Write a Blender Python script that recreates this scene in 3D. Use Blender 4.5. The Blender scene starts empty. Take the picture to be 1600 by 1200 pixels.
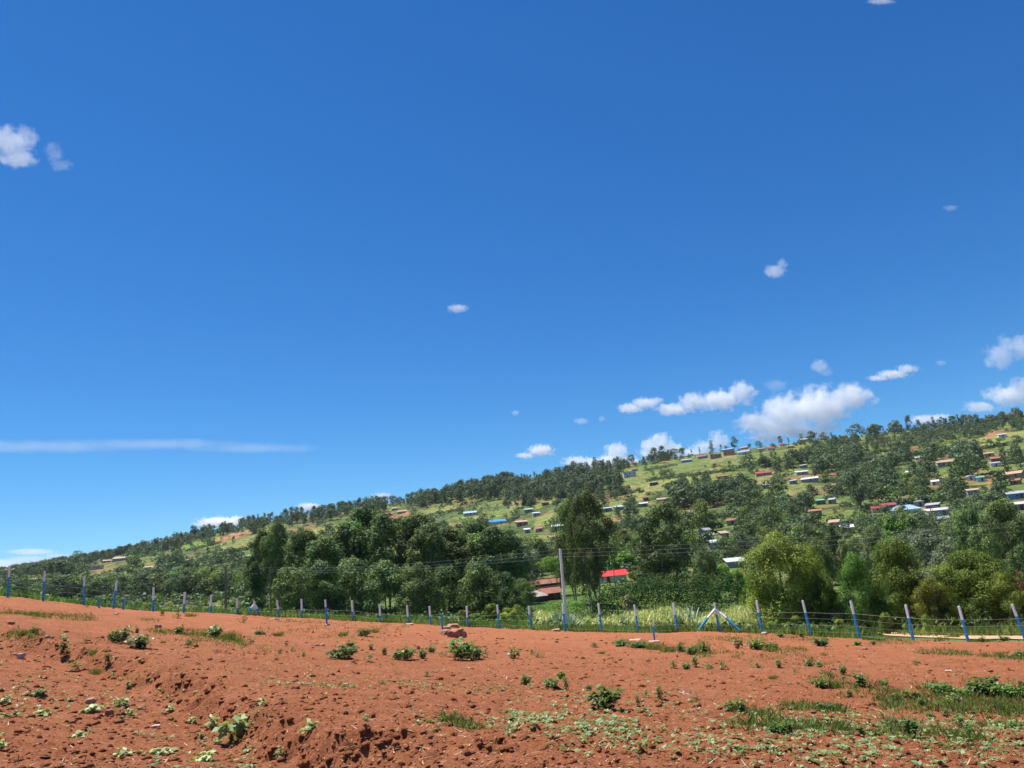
import bpy, math, random
import numpy as np
from mathutils import Matrix, Vector, Euler
C = bpy.context.scene.collection
scene = bpy.context.scene
R = math.radians
# ---------------------------------------------------------------- camera
FPX, PITCH, ROLL = 1109.0, R(13.3), R(5.6)        # focal length in pixels of the 1600 wide photograph
EYE = 1.6
cp, sp = math.cos(PITCH), math.sin(PITCH)
r0, u0, fw = np.array([1., 0, 0]), np.array([0, -sp, cp]), np.array([0, cp, sp])
cr, sr = math.cos(ROLL), math.sin(ROLL)
RIGHT = cr*r0 - sr*u0
UP = sr*r0 + cr*u0
cam_data = bpy.data.cameras.new('camera')
cam = bpy.data.objects.new('camera', cam_data); C.objects.link(cam)
cam_data.sensor_width = 36; cam_data.lens = 36*FPX/1600
cam_data.clip_start = 0.1; cam_data.clip_end = 60000
M3 = Matrix([[RIGHT[i], UP[i], -fw[i]] for i in range(3)])
cam.matrix_world = Matrix.Translation((0, 0, EYE)) @ M3.to_4x4()
scene.camera = cam
# ---------------------------------------------------------------- light
SUN_EL, SUN_AZ = R(66), R(-50)                    # azimuth from +Y (the view) towards +X
world = bpy.data.worlds.new('World'); scene.world = world; world.use_nodes = True
nt = world.node_tree; nt.nodes.clear()
sky = nt.nodes.new('ShaderNodeTexSky'); sky.sky_type = 'NISHITA'; sky.sun_disc = False
sky.sun_elevation = SUN_EL; sky.sun_rotation = SUN_AZ
sky.altitude = 1800; sky.air_density = 1.0; sky.dust_density = 0.0; sky.ozone_density = 1.0
EXPO = 0.85
HAZE = 0.00004
# the photograph's deeper, more contrasty rendering of the clear sky: scale, gamma, per channel gain
m1 = nt.nodes.new('ShaderNodeVectorMath'); m1.operation = 'SCALE'; m1.inputs['Scale'].default_value = 0.1
sep = nt.nodes.new('ShaderNodeSeparateColor'); com = nt.nodes.new('ShaderNodeCombineColor')
nt.links.new(sky.outputs[0], m1.inputs[0]); nt.links.new(m1.outputs[0], sep.inputs[0])
for i_, (p_, g_) in enumerate([(1.43, .565), (1.05, .885), (.83, 1.20)]):
    a_ = nt.nodes.new('ShaderNodeMath'); a_.operation = 'POWER'; a_.inputs[1].default_value = p_; b_ = nt.nodes.new('ShaderNodeMath'); b_.operation = 'MULTIPLY'; b_.inputs[1].default_value = g_*10/2**EXPO
    nt.links.new(sep.outputs[i_], a_.inputs[0]); nt.links.new(a_.outputs[0], b_.inputs[0]); nt.links.new(b_.outputs[0], com.inputs[i_])
bg = nt.nodes.new('ShaderNodeBackground'); bg.inputs['Strength'].default_value = 0.10
wo = nt.nodes.new('ShaderNodeOutputWorld')
nt.links.new(com.outputs[0], bg.inputs[0]); nt.links.new(bg.outputs[0], wo.inputs[0])
sl = bpy.data.lights.new('sun', 'SUN'); sl.energy = 4.6; sl.angle = R(0.5); sl.color = (1, 0.95, 0.87)
so = bpy.data.objects.new('sun', sl); C.objects.link(so)
sdir = Vector((math.sin(SUN_AZ)*math.cos(SUN_EL), math.cos(SUN_AZ)*math.cos(SUN_EL), math.sin(SUN_EL)))
so.rotation_euler = sdir.to_track_quat('Z', 'Y').to_euler(); so.location = (0, 0, 60)
vs = scene.view_settings; scene.display_settings.display_device = 'sRGB'
vs.view_transform = 'Standard'; vs.look = 'None'; vs.exposure = EXPO; vs.gamma = 1; vs.use_curve_mapping = False
cy = scene.cycles
cy.use_denoising = True; cy.denoiser = 'OPENIMAGEDENOISE'
cy.max_bounces = 16; cy.diffuse_bounces = 3; cy.glossy_bounces = 2; cy.transmission_bounces = 3; cy.volume_bounces = 14; cy.transparent_max_bounces = 8
cy.volume_step_rate = 1.0; cy.volume_max_steps = 128
cy.use_adaptive_sampling = True; cy.adaptive_threshold = 0.02
cy.sample_clamp_indirect = 4
scene.render.use_persistent_data = False
rng = np.random.default_rng(7); random.seed(7)

# ---------------------------------------------------------------- pixels <-> rays (pixels of the 1600x1200 photograph)
def ray(x, y):
    x = np.asarray(x, float); y = np.asarray(y, float)
    d = fw + ((x-800)/FPX)[..., None]*RIGHT - ((y-600)/FPX)[..., None]*UP
    return d/np.linalg.norm(d, axis=-1, keepdims=True)
def azel(x, y):
    d = ray(x, y); h = np.hypot(d[..., 0], d[..., 1])
    return np.arctan2(d[..., 0], d[..., 1]), d[..., 2]/h
def proj(P):
    P = np.asarray(P, float) - np.array([0, 0, EYE])
    w = P@fw
    return 800+FPX*(P@RIGHT)/w, 600-FPX*(P@UP)/w, w

# ---------------------------------------------------------------- noise
def _hash(ix, iy, seed):
    h = (ix.astype(np.int64)*374761393 + iy.astype(np.int64)*668265263 + seed*982451653) & 0xffffffff
    h = ((h ^ (h >> 13))*1274126177) & 0xffffffff
    h = ((h ^ (h >> 15))*2246822519) & 0xffffffff
    return ((h ^ (h >> 16)) & 0xffff)/65535.0
def vnoise(x, y, seed=0):
    ix, iy = np.floor(x), np.floor(y); fx, fy = x-ix, y-iy
    fx = fx*fx*fx*(fx*(fx*6-15)+10); fy = fy*fy*fy*(fy*(fy*6-15)+10)
    a, b = _hash(ix, iy, seed), _hash(ix+1, iy, seed); c, d = _hash(ix, iy+1, seed), _hash(ix+1, iy+1, seed)
    return (a+(b-a)*fx)*(1-fy) + (c+(d-c)*fx)*fy - 0.5
def fbm(x, y, seed=0, octv=4, gain=0.5):
    s, a = 0, 1.0
    for i in range(octv):
        c, sn = math.cos(1.1*i+.3), math.sin(1.1*i+.3)
        s = s + a*vnoise((c*x-sn*y)*2**i+17*i, (sn*x+c*y)*2**i, seed+i*31); a *= gain
    return s
def cells(x, y, seed=0):
    """nearest jittered cell: random id 0..1, distance, distance to second"""
    ix, iy = np.floor(x), np.floor(y); best = np.full(x.shape, 9e9); sec = best.copy(); idv = np.zeros(x.shape)
    for dx in (-1, 0, 1):
        for dy in (-1, 0, 1):
            cx, cyy = ix+dx, iy+dy
            px = cx+.15+.7*_hash(cx, cyy, seed); py = cyy+.15+.7*_hash(cx, cyy, seed+5)
            d = np.hypot(px-x, py-y); v = _hash(cx, cyy, seed+9)
            m = d < best
            sec = np.where(m, best, np.minimum(sec, d)); idv = np.where(m, v, idv); best = np.where(m, d, best)
    return idv, best, sec
def sstep(a, b, x):
    t = np.clip((x-a)/(b-a), 0, 1); return t*t*(3-2*t)

# ---------------------------------------------------------------- terrain
COLX = np.array([0, 200, 400, 600, 900, 1200, 1400, 1600.])
EDGE_Y = [931, 951, 962, 972, 986, 991, 1000, 1002]
EDGE_R = [42, 44, 46, 47, 47, 42, 40, 39.]
RK = [60, 120, 250, 450, 750]
YK = [[947, 963, 967, 974, 979, 982, 984, 982],
      [962, 968, 964, 962, 943, 935, 930, 925],
      [948, 945, 926, 908, 872, 850, 838, 828],
      [929, 916, 888, 862, 812, 775, 756, 742],
      [916, 888, 850, 820, 758, 714, 694, 672]]
RIDGE_R = [1300, 1250, 1150, 1050, 960, 900, 900, 900.]
RIDGE_Y = [905, 868, 820, 790, 737, 698, 675, 652]
def col_knots():
    ks = []
    for ys, rs in [(EDGE_Y, EDGE_R)] + [(YK[i], [RK[i]]*8) for i in range(5)] + [(RIDGE_Y, RIDGE_R)]:
        a, t = azel(COLX, np.array(ys, float)); ks.append((a, np.array(rs, float), EYE + t*np.array(rs, float)))
    return ks
KN = col_knots()
def catmull(xk, yk, x):
    """smooth interpolation with finite-difference tangents, clamped outside"""
    x = np.clip(x, xk[0], xk[-1]); i = np.clip(np.searchsorted(xk, x)-1, 0, len(xk)-2)
    d = np.diff(yk)/np.diff(xk); m = np.concatenate([[d[0]], (d[1:]+d[:-1])/2, [d[-1]]])
    h = xk[i+1]-xk[i]; t = (x-xk[i])/h
    return ((2*t**3-3*t**2+1)*yk[i] + (t**3-2*t**2+t)*h*m[i] + (-2*t**3+3*t**2)*yk[i+1] + (t**3-t**2)*h*m[i+1])
def prof(az):
    rs, zs = [], []
    for a, r, z in KN:
        rs.append(catmull(a, r, az)); zs.append(catmull(a, z, az))
    rs.append(rs[-1]*1.6); zs.append(zs[-1]-25); rs.append(rs[-2]*3.2); zs.append(zs[-2]-40)
    return np.stack(rs, -1), np.stack(zs, -1)
_prof = prof
_TA = np.linspace(-math.pi/2, math.pi/2, 4001); _TR, _TZ = _prof(_TA)
def prof(az):
    q = np.clip((np.asarray(az)+math.pi/2)/math.pi*4000, 0, 3999.999); i = q.astype(int) if np.ndim(q) else int(q); f = (q-i)[..., None] if np.ndim(q) else q-i
    return _TR[i]*(1-f)+_TR[i+1]*f, _TZ[i]*(1-f)+_TZ[i+1]*f
def edge_r(az): return catmull(KN[0][0], KN[0][1], az)
def fold(az):    # behind the camera the land mirrors what lies ahead
    return np.where(np.abs(az) > math.pi/2, np.sign(az)*math.pi-az, az)
# bank of the old terrace, lower left (pixels on flat ground at the foot of the bank)
BANK_PX = [(-260, 1040), (0, 1066), (110, 1080), (200, 1102), (290, 1140), (370, 1175), (440, 1215), (560, 1290)]
def flat_hit(px, py):
    d = ray(px, py); x = y = z = 0; t = 5.0
    for _ in range(40):
        p = d*t; zz = -0.126*p[0]*0.6 - 0.05*p[1]
        t += (zz-EYE-p[2])/ (d[2]-0.001) * 0.5
    return p[0], p[1]
BANK = np.array([flat_hit(*b) for b in BANK_PX])
def bank_dist(x, y):
    """signed distance to the foot of the bank: positive on the upper (far/right) side"""
    best = np.full(np.shape(x), 1e9); sg = np.zeros(np.shape(x))
    for i in range(len(BANK)-1):
        a, b = BANK[i], BANK[i+1]; ab = b-a; L = ab@ab
        t = np.clip(((x-a[0])*ab[0]+(y-a[1])*ab[1])/L, 0, 1)
        dx, dy = x-a[0]-t*ab[0], y-a[1]-t*ab[1]; d = np.hypot(dx, dy)
        s = np.sign(ab[0]*(y-a[1])-ab[1]*(x-a[0]))
        m = d < best; best = np.where(m, d, best); sg = np.where(m, s, sg)
    return best*sg
PITS = []   # filled below: (x, y, radius, depth, stretch)
def height(x, y, detail=True, kn=None):
    x = np.asarray(x, float); y = np.asarray(y, float)
    r = np.hypot(x, y); az0 = np.arctan2(x, y); az = fold(az0)
    rs, zs = prof(az) if kn is None else kn
    re, ze = rs[..., 0], zs[..., 0]
    # the field: from the camera's feet to the fence
    s = np.clip(r/re, 0, 1)
    back = np.abs(az0) > math.pi/2
    zf = (ze)*(s**1.12)
    zf = np.where(back, 0.0+zf*0.3, zf)
    # beyond the fence
    lr = np.log(np.maximum(r, 1e-3)); z = np.zeros_like(r)
    K = rs.shape[-1]; lk = np.log(rs)
    d = np.diff(zs, axis=-1)/np.diff(lk, axis=-1)
    m = np.concatenate([d[..., :1], (d[..., 1:]+d[..., :-1])/2, d[..., -1:]], -1)
    for i in range(K-1):
        h = lk[..., i+1]-lk[..., i]; t = (lr-lk[..., i])/h; tt = np.clip(t, 0, 1)
        v = ((2*tt**3-3*tt**2+1)*zs[..., i] + (tt**3-2*tt**2+tt)*h*m[..., i] + (-2*tt**3+3*tt**2)*zs[..., i+1] + (tt**3-tt**2)*h*m[..., i+1])
        z = np.where((t >= 0), v, z)
    z = np.where(r < re, zf, z)
    far = sstep(60, 300, r)
    if np.any(r > 60): z = z + far*(fbm(x/140, y/140, 3, 3)*9*sstep(150, 600, r)*(1-sstep(600, 900, r)*.6) + fbm(x/30, y/30, 9, 2)*1.2)
    if not np.any(r < 70): return z
    # terrace bank in the near field
    near = 1-sstep(16, 30, r)
    bd = bank_dist(x, y)
    wob = fbm(x*1.3, y*1.3, 41, 3)*.35
    z = z + near*0.32*(sstep(-0.05, 0.5, bd+wob*.8) - 0.5*sstep(0.6, 9, bd))
    fieldw = 1-sstep(0, 8, r-re)
    z = z + fieldw*(fbm(x/3.1, y/3.1, 12, 2)*.10 + fbm(x/2.4+y*.12, y/.45, 15, 2)*.035 - 0.04*np.abs(vnoise(x*.8, y*.8+3, 5)))
    for (px, py, pr, pd, st) in PITS:
        q = ((x-px)/(pr*st))**2 + ((y-py)/pr)**2
        z = z - pd*np.exp(-(q**2)) + 0.25*pd*np.exp(-((np.sqrt(q)-1.7)**2)*4)
    if detail:
        bk = np.exp(-((bd-.35)/.5)**2)*near
        clod = np.abs(fbm(x*3.2, y*3.2, 77, 3))*.036 + fbm(x*11, y*11, 78, 3, .6)*.018 + np.maximum(fbm(x*6, y*6, 79, 2)-.32, 0)*.13
        z = z + fieldw*(clod*(.75+vnoise(x*.35, y*.35, 80)*1.1) + bk*(fbm(x*5, y*5, 81, 3)*.075))
    return z
RR = np.exp(np.linspace(math.log(3.0), math.log(1700), 560))
TABLE = {}
def table():
    """heights of the land on a polar grid, worked out once and read by every placement"""
    if 'z' not in TABLE:
        TABLE['a'] = np.linspace(R(-62), R(62), 1500); A, Q = np.meshgrid(TABLE['a'], RR, indexing='ij'); TABLE['z'] = height(Q*np.sin(A), Q*np.cos(A), False)
    return TABLE['a'], TABLE['z']
def ground_hits(x, y, rmin=3.0):
    """where lines of sight through pixels meet the ground, many at once"""
    ta, tz = table(); a, t = azel(x, y); a = np.atleast_1d(a); t = np.atleast_1d(t); rmin = np.broadcast_to(rmin, a.shape); out = np.empty((len(a), 3))
    q = np.clip((a-ta[0])/(ta[1]-ta[0]), 0, len(ta)-1.001); i = q.astype(int); f = (q-i)[:, None]
    for s in range(0, len(a), 3000):
        k = slice(s, s+3000); z = tz[i[k]]*(1-f[k])+tz[i[k]+1]*f[k]; gap = EYE+RR*t[k, None]-z
        ok = RR[None, :] >= rmin[k, None]; hit = (gap <= 0) & ok; any_ = hit.any(1); j = np.where(any_, hit.argmax(1), np.where(ok, gap/RR+(RR < 30)*9, 99).argmin(1))
        n = np.arange(len(j)); j0 = np.maximum(j-1, 0); g0, g1 = gap[n, j0], gap[n, j]; fr = np.where(any_ & (g0 > 0), g0/(g0-g1+1e-12), 1.0)
        r = RR[j0]+(RR[j]-RR[j0])*fr; zz = z[n, j0]*(1-fr)+z[n, j]*fr
        out[k] = np.stack([r*np.sin(a[k]), r*np.cos(a[k]), zz], -1)
    return out
def ground_hit(x, y, rmin=3.0): return ground_hits([x], [y], rmin)[0]
def at_r(x, y, r):
    a, t = azel(x, y); X, Y = r*math.sin(a), r*math.cos(a)
    return np.array([X, Y, float(height(np.array(X), np.array(Y), False))]), EYE+r*float(t)
for (px, py, pr, pd, st) in [(596, 1164, .15, .26, 1.6), (548, 1158, .06, .10, 1.3), (765, 1171, .10, .22, 1.2), (650, 1153, .07, .12, 1.1), (352, 1023, .12, .1, 1.6), (170, 1114, .09, .09, 1.3), (75, 1054, .1, .09, 1.4),
                              (310, 1103, .09, .1, 1.6), (322, 1152, .08, .1, 1.3), (160, 1095, .07, .07, 1.6), (13, 974, .2, .12, 1.6), (490, 1196, .10, .12, 1.4), (430, 1190, .10, .10, 1.5)]:
    p = ground_hit(px, py); PITS.append((p[0], p[1], pr, pd, st))
TABLE.clear()

# ---------------------------------------------------------------- object helpers
def tag(o, label=None, cat=None, group=None, kind=None):
    if label: o['label'] = label
    if cat: o['category'] = cat
    if group: o['group'] = group
    if kind: o['kind'] = kind
    return o
def empty(name, loc, rz=0, sc=None):
    o = bpy.data.objects.new(name, None); C.objects.link(o); o.location = loc; o.rotation_euler = (0, 0, rz)
    o.empty_display_size = .2
    if sc is not None: o.scale = sc
    return o
def mesh_np(name, V, F, mats, tint=None, mi=None, smooth=False, attrs=None):
    """V (n,3); F (m,k) all faces the same size, or a list of such arrays"""
    me = bpy.data.meshes.new(name); V = np.ascontiguousarray(V, dtype=np.float32)
    FL = F if isinstance(F, list) else [F]
    FL = [np.asarray(f, dtype=np.int32) for f in FL if len(f)]
    me.vertices.add(len(V)); me.vertices.foreach_set('co', V.ravel())
    nl = sum(f.size for f in FL); nf = sum(len(f) for f in FL)
    me.loops.add(nl); me.loops.foreach_set('vertex_index', np.concatenate([f.ravel() for f in FL]))
    me.polygons.add(nf)
    tot = np.concatenate([np.full(len(f), f.shape[1], np.int32) for f in FL])
    st = np.concatenate([[0], np.cumsum(tot)[:-1]]).astype(np.int32)
    me.polygons.foreach_set('loop_start', st); me.polygons.foreach_set('loop_total', tot)
    if mi is not None: me.polygons.foreach_set('material_index', np.asarray(mi, np.int32))
    if smooth: me.polygons.foreach_set('use_smooth', np.ones(nf, bool))
    for m in (mats if isinstance(mats, (list, tuple)) else [mats]): me.materials.append(m)
    if tint is not None:
        a = me.attributes.new('tint', 'FLOAT', 'POINT'); a.data.foreach_set('value', np.asarray(tint, np.float32))
    for k, v in (attrs or {}).items():
        a = me.attributes.new(k, 'FLOAT_COLOR', 'POINT'); v4 = np.ones((len(V), 4), np.float32); v4[:, :3] = v; a.data.foreach_set('color', v4.ravel())
    me.update(calc_edges=True); me.validate()
    return me
def link(name, me, parent=None, loc=(0, 0, 0), rot=(0, 0, 0), sc=(1, 1, 1)):
    o = bpy.data.objects.new(name, me); C.objects.link(o); o.location = loc; o.rotation_euler = rot; o.scale = sc
    if parent is not None: o.parent = parent
    return o
class MB:
    """collects polygons of any size into one mesh"""
    def __init__(s): s.v = []; s.f = []; s.n = 0; s.m = []
    def add(s, V, F, m=0):
        V = np.asarray(V, float); s.v.append(V); s.f += [tuple(int(i)+s.n for i in f) for f in F]; s.m += [m]*len(F); s.n += len(V)
    def box(s, c, d, rz=0, m=0, top=(1, 1)):
        x, y, z = d[0]/2, d[1]/2, d[2]/2; a, b = top
        V = np.array([(-x, -y, -z), (x, -y, -z), (x, y, -z), (-x, y, -z), (-x*a, -y*b, z), (x*a, -y*b, z), (x*a, y*b, z), (-x*a, y*b, z)])
        cc, ss = math.cos(rz), math.sin(rz); V = V@np.array([[cc, ss, 0], [-ss, cc, 0], [0, 0, 1]]) + np.array(c)
        s.add(V, [(3, 2, 1, 0), (4, 5, 6, 7), (0, 1, 5, 4), (1, 2, 6, 5), (2, 3, 7, 6), (3, 0, 4, 7)], m)
    def tube(s, P, rad, n=8, m=0, cap=True, rot=0.0):
        P = np.asarray(P, float); rad = np.broadcast_to(rad, (len(P),)); T = np.gradient(P, axis=0); T /= np.linalg.norm(T, axis=1, keepdims=True)+1e-9
        V = []
        for p, t, q in zip(P, T, rad):
            a = np.array([1., 0, 0]) if abs(t[0]) < .8 else np.array([0, 1., 0]); u = np.cross(t, a); u /= np.linalg.norm(u); w = np.cross(t, u)
            for k in range(n):
                an = 2*math.pi*k/n+math.pi/4+rot; V.append(p+q*(math.cos(an)*u+math.sin(an)*w))
        F = [(i*n+k, i*n+(k+1) % n, (i+1)*n+(k+1) % n, (i+1)*n+k) for i in range(len(P)-1) for k in range(n)]
        if cap: F += [tuple(range(n))[::-1], tuple((len(P)-1)*n+k for k in range(n))]
        s.add(V, F, m)
    def mesh(s, name, mats, smooth=False):
        me = bpy.data.meshes.new(name); me.from_pydata(np.concatenate(s.v).tolist(), [], s.f)
        for mm in (mats if isinstance(mats, (list, tuple)) else [mats]): me.materials.append(mm)
        me.polygons.foreach_set('material_index', np.array(s.m, np.int32))
        if smooth: me.polygons.foreach_set('use_smooth', np.ones(len(s.f), bool))
        me.update(); return me
    def build(s, name, mats, parent=None, smooth=False, **k): return link(name, s.mesh(name, mats, smooth), parent, **k)

# ---------------------------------------------------------------- materials
def mat(name):
    m = bpy.data.materials.new(name); m.use_nodes = True; t = m.node_tree; b = t.nodes['Principled BSDF']; return m, t, b
def N(t, typ, **k):
    n = t.nodes.new(typ)
    for a, v in k.items():
        if a.startswith('i_'): n.inputs[a[2:].replace('_', ' ')].default_value = v
        else: setattr(n, a, v)
    return n
def rgb(c): return (c[0], c[1], c[2], 1)
def mixc(t, fac, a, b, mode='MIX'):
    n = t.nodes.new('ShaderNodeMix'); n.data_type = 'RGBA'; n.blend_type = mode
    for s, v in ((0, fac), (6, a), (7, b)):
        if hasattr(v, 'default_value') or isinstance(v, bpy.types.NodeSocket): t.links.new(v, n.inputs[s])
        else: n.inputs[s].default_value = v if s == 0 else rgb(v)
    return n.outputs[2]
def noise(t, scale, detail=3, rough=.5, coord='Object', vec=None, out='Fac'):
    n = N(t, 'ShaderNodeTexNoise'); n.inputs['Scale'].default_value = scale; n.inputs['Detail'].default_value = detail; n.inputs['Roughness'].default_value = rough
    if vec is None:
        tc = N(t, 'ShaderNodeTexCoord'); vec = tc.outputs[coord]
    t.links.new(vec, n.inputs['Vector']); return n.outputs[out]
def ramp(t, fac, stops):
    n = t.nodes.new('ShaderNodeValToRGB'); e = n.color_ramp.elements
    while len(e) < len(stops): e.new(.5)
    for i, (p, c) in enumerate(stops): e[i].position = p; e[i].color = rgb(c) if len(c) == 3 else c
    t.links.new(fac, n.inputs[0]); return n.outputs[0]
def bump(t, b, h, strength=.5, dist=.02):
    n = N(t, 'ShaderNodeBump'); n.inputs['Strength'].default_value = strength; n.inputs['Distance'].default_value = dist
    t.links.new(h, n.inputs['Height']); t.links.new(n.outputs[0], b.inputs['Normal'])
FGAIN = 1.45
def foliage(name, dark, light, trans=.3, rough=.6, spec=.12, vary=.10, dry=None):
    m, t, b = mat(name)
    at = N(t, 'ShaderNodeAttribute', attribute_name='tint'); dark = tuple(min(.8, v*FGAIN) for v in dark); light = tuple(min(.8, v*FGAIN) for v in light)
    col = mixc(t, at.outputs['Fac'], dark, light)
    oi = N(t, 'ShaderNodeObjectInfo')
    hsn = N(t, 'ShaderNodeHueSaturation'); t.links.new(col, hsn.inputs['Color'])
    mr = N(t, 'ShaderNodeMapRange'); mr.inputs['To Min'].default_value = .5-vary*.22; mr.inputs['To Max'].default_value = .5+vary*.22; t.links.new(oi.outputs['Random'], mr.inputs['Value']); t.links.new(mr.outputs[0], hsn.inputs['Hue'])
    mv = N(t, 'ShaderNodeMapRange'); mv.inputs['To Min'].default_value = 1-vary*2.2; mv.inputs['To Max'].default_value = 1+vary*2.2
    mm = N(t, 'ShaderNodeMath', operation='FRACT'); ml = N(t, 'ShaderNodeMath', operation='MULTIPLY'); ml.inputs[1].default_value = 7.3
    t.links.new(oi.outputs['Random'], ml.inputs[0]); t.links.new(ml.outputs[0], mm.inputs[0]); t.links.new(mm.outputs[0], mv.inputs['Value']); t.links.new(mv.outputs[0], hsn.inputs['Value'])
    c = hsn.outputs[0]
    t.links.new(c, b.inputs['Base Color']); b.inputs['Roughness'].default_value = rough; b.inputs['Specular IOR Level'].default_value = spec
    tr = N(t, 'ShaderNodeBsdfTranslucent'); tc = mixc(t, 1.0, c, (1.0, 1.15, .45), 'MULTIPLY'); t.links.new(tc, tr.inputs['Color'])
    mx = N(t, 'ShaderNodeMixShader'); mx.inputs[0].default_value = trans
    out = t.nodes['Material Output']; t.links.new(b.outputs[0], mx.inputs[1]); t.links.new(tr.outputs[0], mx.inputs[2]); t.links.new(mx.outputs[0], out.inputs['Surface'])
    return m
def plain(name, c, rough=.7, var=.25, scale=3.0, metal=0, spec=.4, bmp=.0, c2=None):
    m, t, b = mat(name)
    n1 = noise(t, scale, 4, .6)
    lo = tuple(v*(1-var) for v in c); hi = c2 or tuple(min(1, v*(1+var)) for v in c)
    t.links.new(ramp(t, n1, [(.3, lo), (.7, hi)]), b.inputs['Base Color'])
    b.inputs['Roughness'].default_value = rough; b.inputs['Metallic'].default_value = metal; b.inputs['Specular IOR Level'].default_value = spec
    if bmp: bump(t, b, noise(t, scale*6, 4, .6), bmp, .02)
    return m
def corrugated(name, c, c2=None, rough=.45, metal=.0, period=.25):
    """painted or bare iron sheet with ribs running down the roof (object X across the ribs)"""
    m, t, b = mat(name)
    tc = N(t, 'ShaderNodeTexCoord'); w = N(t, 'ShaderNodeTexWave', wave_type='BANDS', bands_direction='X', wave_profile='SIN'); w.inputs['Scale'].default_value = .314/period
    t.links.new(tc.outputs['Object'], w.inputs['Vector'])
    mp = N(t, 'ShaderNodeMapping'); mp.inputs['Scale'].default_value = (1.1, .25, .25); t.links.new(tc.outputs['Object'], mp.inputs[0])
    n1 = noise(t, 1.3, 5, .65, vec=mp.outputs[0])
    c2 = c2 or tuple(v*.72 for v in c)
    t.links.new(ramp(t, n1, [(.38, c), (.68, c2)]), b.inputs['Base Color'])
    b.inputs['Roughness'].default_value = rough; b.inputs['Metallic'].default_value = metal; b.inputs['Specular IOR Level'].default_value = .3
    bump(t, b, w.outputs['Fac'], .6, .03)
    return m
# ================================================================ ground sheets
azL = float(azel(0, 1200)[0])-R(3); azR = float(azel(1600, 1200)[0])+R(3)
azA = np.concatenate([np.linspace(-math.pi, azL-R(1), 60), np.arange(azL, azR, R(.095)), np.linspace(azR+R(1), math.pi, 60)])
# colour of the soil: real red laterite, drier crumbs paler
def soil_material():
    m, t, b = mat('red_soil')
    a = noise(t, .22, 5, .7); mpp = N(t, 'ShaderNodeMapping'); mpp.inputs['Scale'].default_value = (.35, 1.8, 1); tcc = N(t, 'ShaderNodeTexCoord'); t.links.new(tcc.outputs['Object'], mpp.inputs[0]); stk = noise(t, 1.1, 5, .65, vec=mpp.outputs[0]); bb = noise(t, 2.2, 6, .68); c = noise(t, 26, 5, .7); d = noise(t, 90, 3, .7)
    col = ramp(t, a, [(.3, (0.228, 0.070, 0.033)), (.5, (0.361, 0.128, 0.052)), (.7, (0.494, 0.216, 0.098))])
    col = mixc(t, .55, col, ramp(t, stk, [(.36, (0.180, 0.056, 0.027)), (.5, (0.361, 0.128, 0.052)), (.66, (0.513, 0.220, 0.111))]))
    col = mixc(t, .55, col, ramp(t, bb, [(.32, (0.228, 0.066, 0.029)), (.5, (0.366, 0.127, 0.051)), (.68, (0.532, 0.211, 0.102))]))
    col = mixc(t, .45, col, ramp(t, c, [(.33, (0.162, 0.044, 0.020)), (.5, (0.366, 0.127, 0.051)), (.66, (0.589, 0.264, 0.139))]))
    sp = N(t, 'ShaderNodeTexVoronoi'); sp.inputs['Scale'].default_value = 9; tc = N(t, 'ShaderNodeTexCoord'); t.links.new(tc.outputs['Object'], sp.inputs['Vector'])
    lt = ramp(t, sp.outputs['Distance'], [(.10, (1, 1, 1)), (.16, (0, 0, 0))])
    pick = N(t, 'ShaderNodeMath', operation='GREATER_THAN'); pick.inputs[1].default_value = .80
    sepc = N(t, 'ShaderNodeSeparateColor'); t.links.new(sp.outputs['Color'], sepc.inputs[0]); t.links.new(sepc.outputs[0], pick.inputs[0])
    mu = N(t, 'ShaderNodeMath', operation='MULTIPLY'); t.links.new(lt, mu.inputs[0]); t.links.new(pick.outputs[0], mu.inputs[1])
    col = mixc(t, mu.outputs[0], col, (0.522, 0.317, 0.205))
    t.links.new(col, b.inputs['Base Color']); b.inputs['Roughness'].default_value = .95; b.inputs['Specular IOR Level'].default_value = .15
    ad = N(t, 'ShaderNodeMath', operation='ADD'); t.links.new(c, ad.inputs[0]); t.links.new(d, ad.inputs[1])
    ad2 = N(t, 'ShaderNodeMath', operation='ADD'); t.links.new(ad.outputs[0], ad2.inputs[0]); t.links.new(bb, ad2.inputs[1])
    bump(t, b, ad2.outputs[0], 1.0, .035)
    return m
M_soil = soil_material()
def grid_faces(ni, nj):
    i, j = np.meshgrid(np.arange(ni-1), np.arange(nj-1), indexing='ij'); a = (i*nj+j).ravel()
    return np.stack([a, a+1, a+nj+1, a+nj], 1)
s_near = np.concatenate([[.002, .02, .045, .065, .08], np.exp(np.arange(math.log(.088), 0, .0042)), [1.0]])
re_a = edge_r(fold(azA)); rr = re_a[:, None]*s_near[None, :]
X, Y = rr*np.sin(azA)[:, None], rr*np.cos(azA)[:, None]; Z = height(X, Y)
edge_xyz = np.stack([X[:, -1], Y[:, -1], Z[:, -1]], -1)
fo = link('field', mesh_np('field', np.stack([X, Y, Z], -1).reshape(-1, 3), grid_faces(*X.shape)[:, ::-1][:, [0, 1, 2, 3]], M_soil, smooth=True)); tag(fo, kind='structure')

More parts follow.
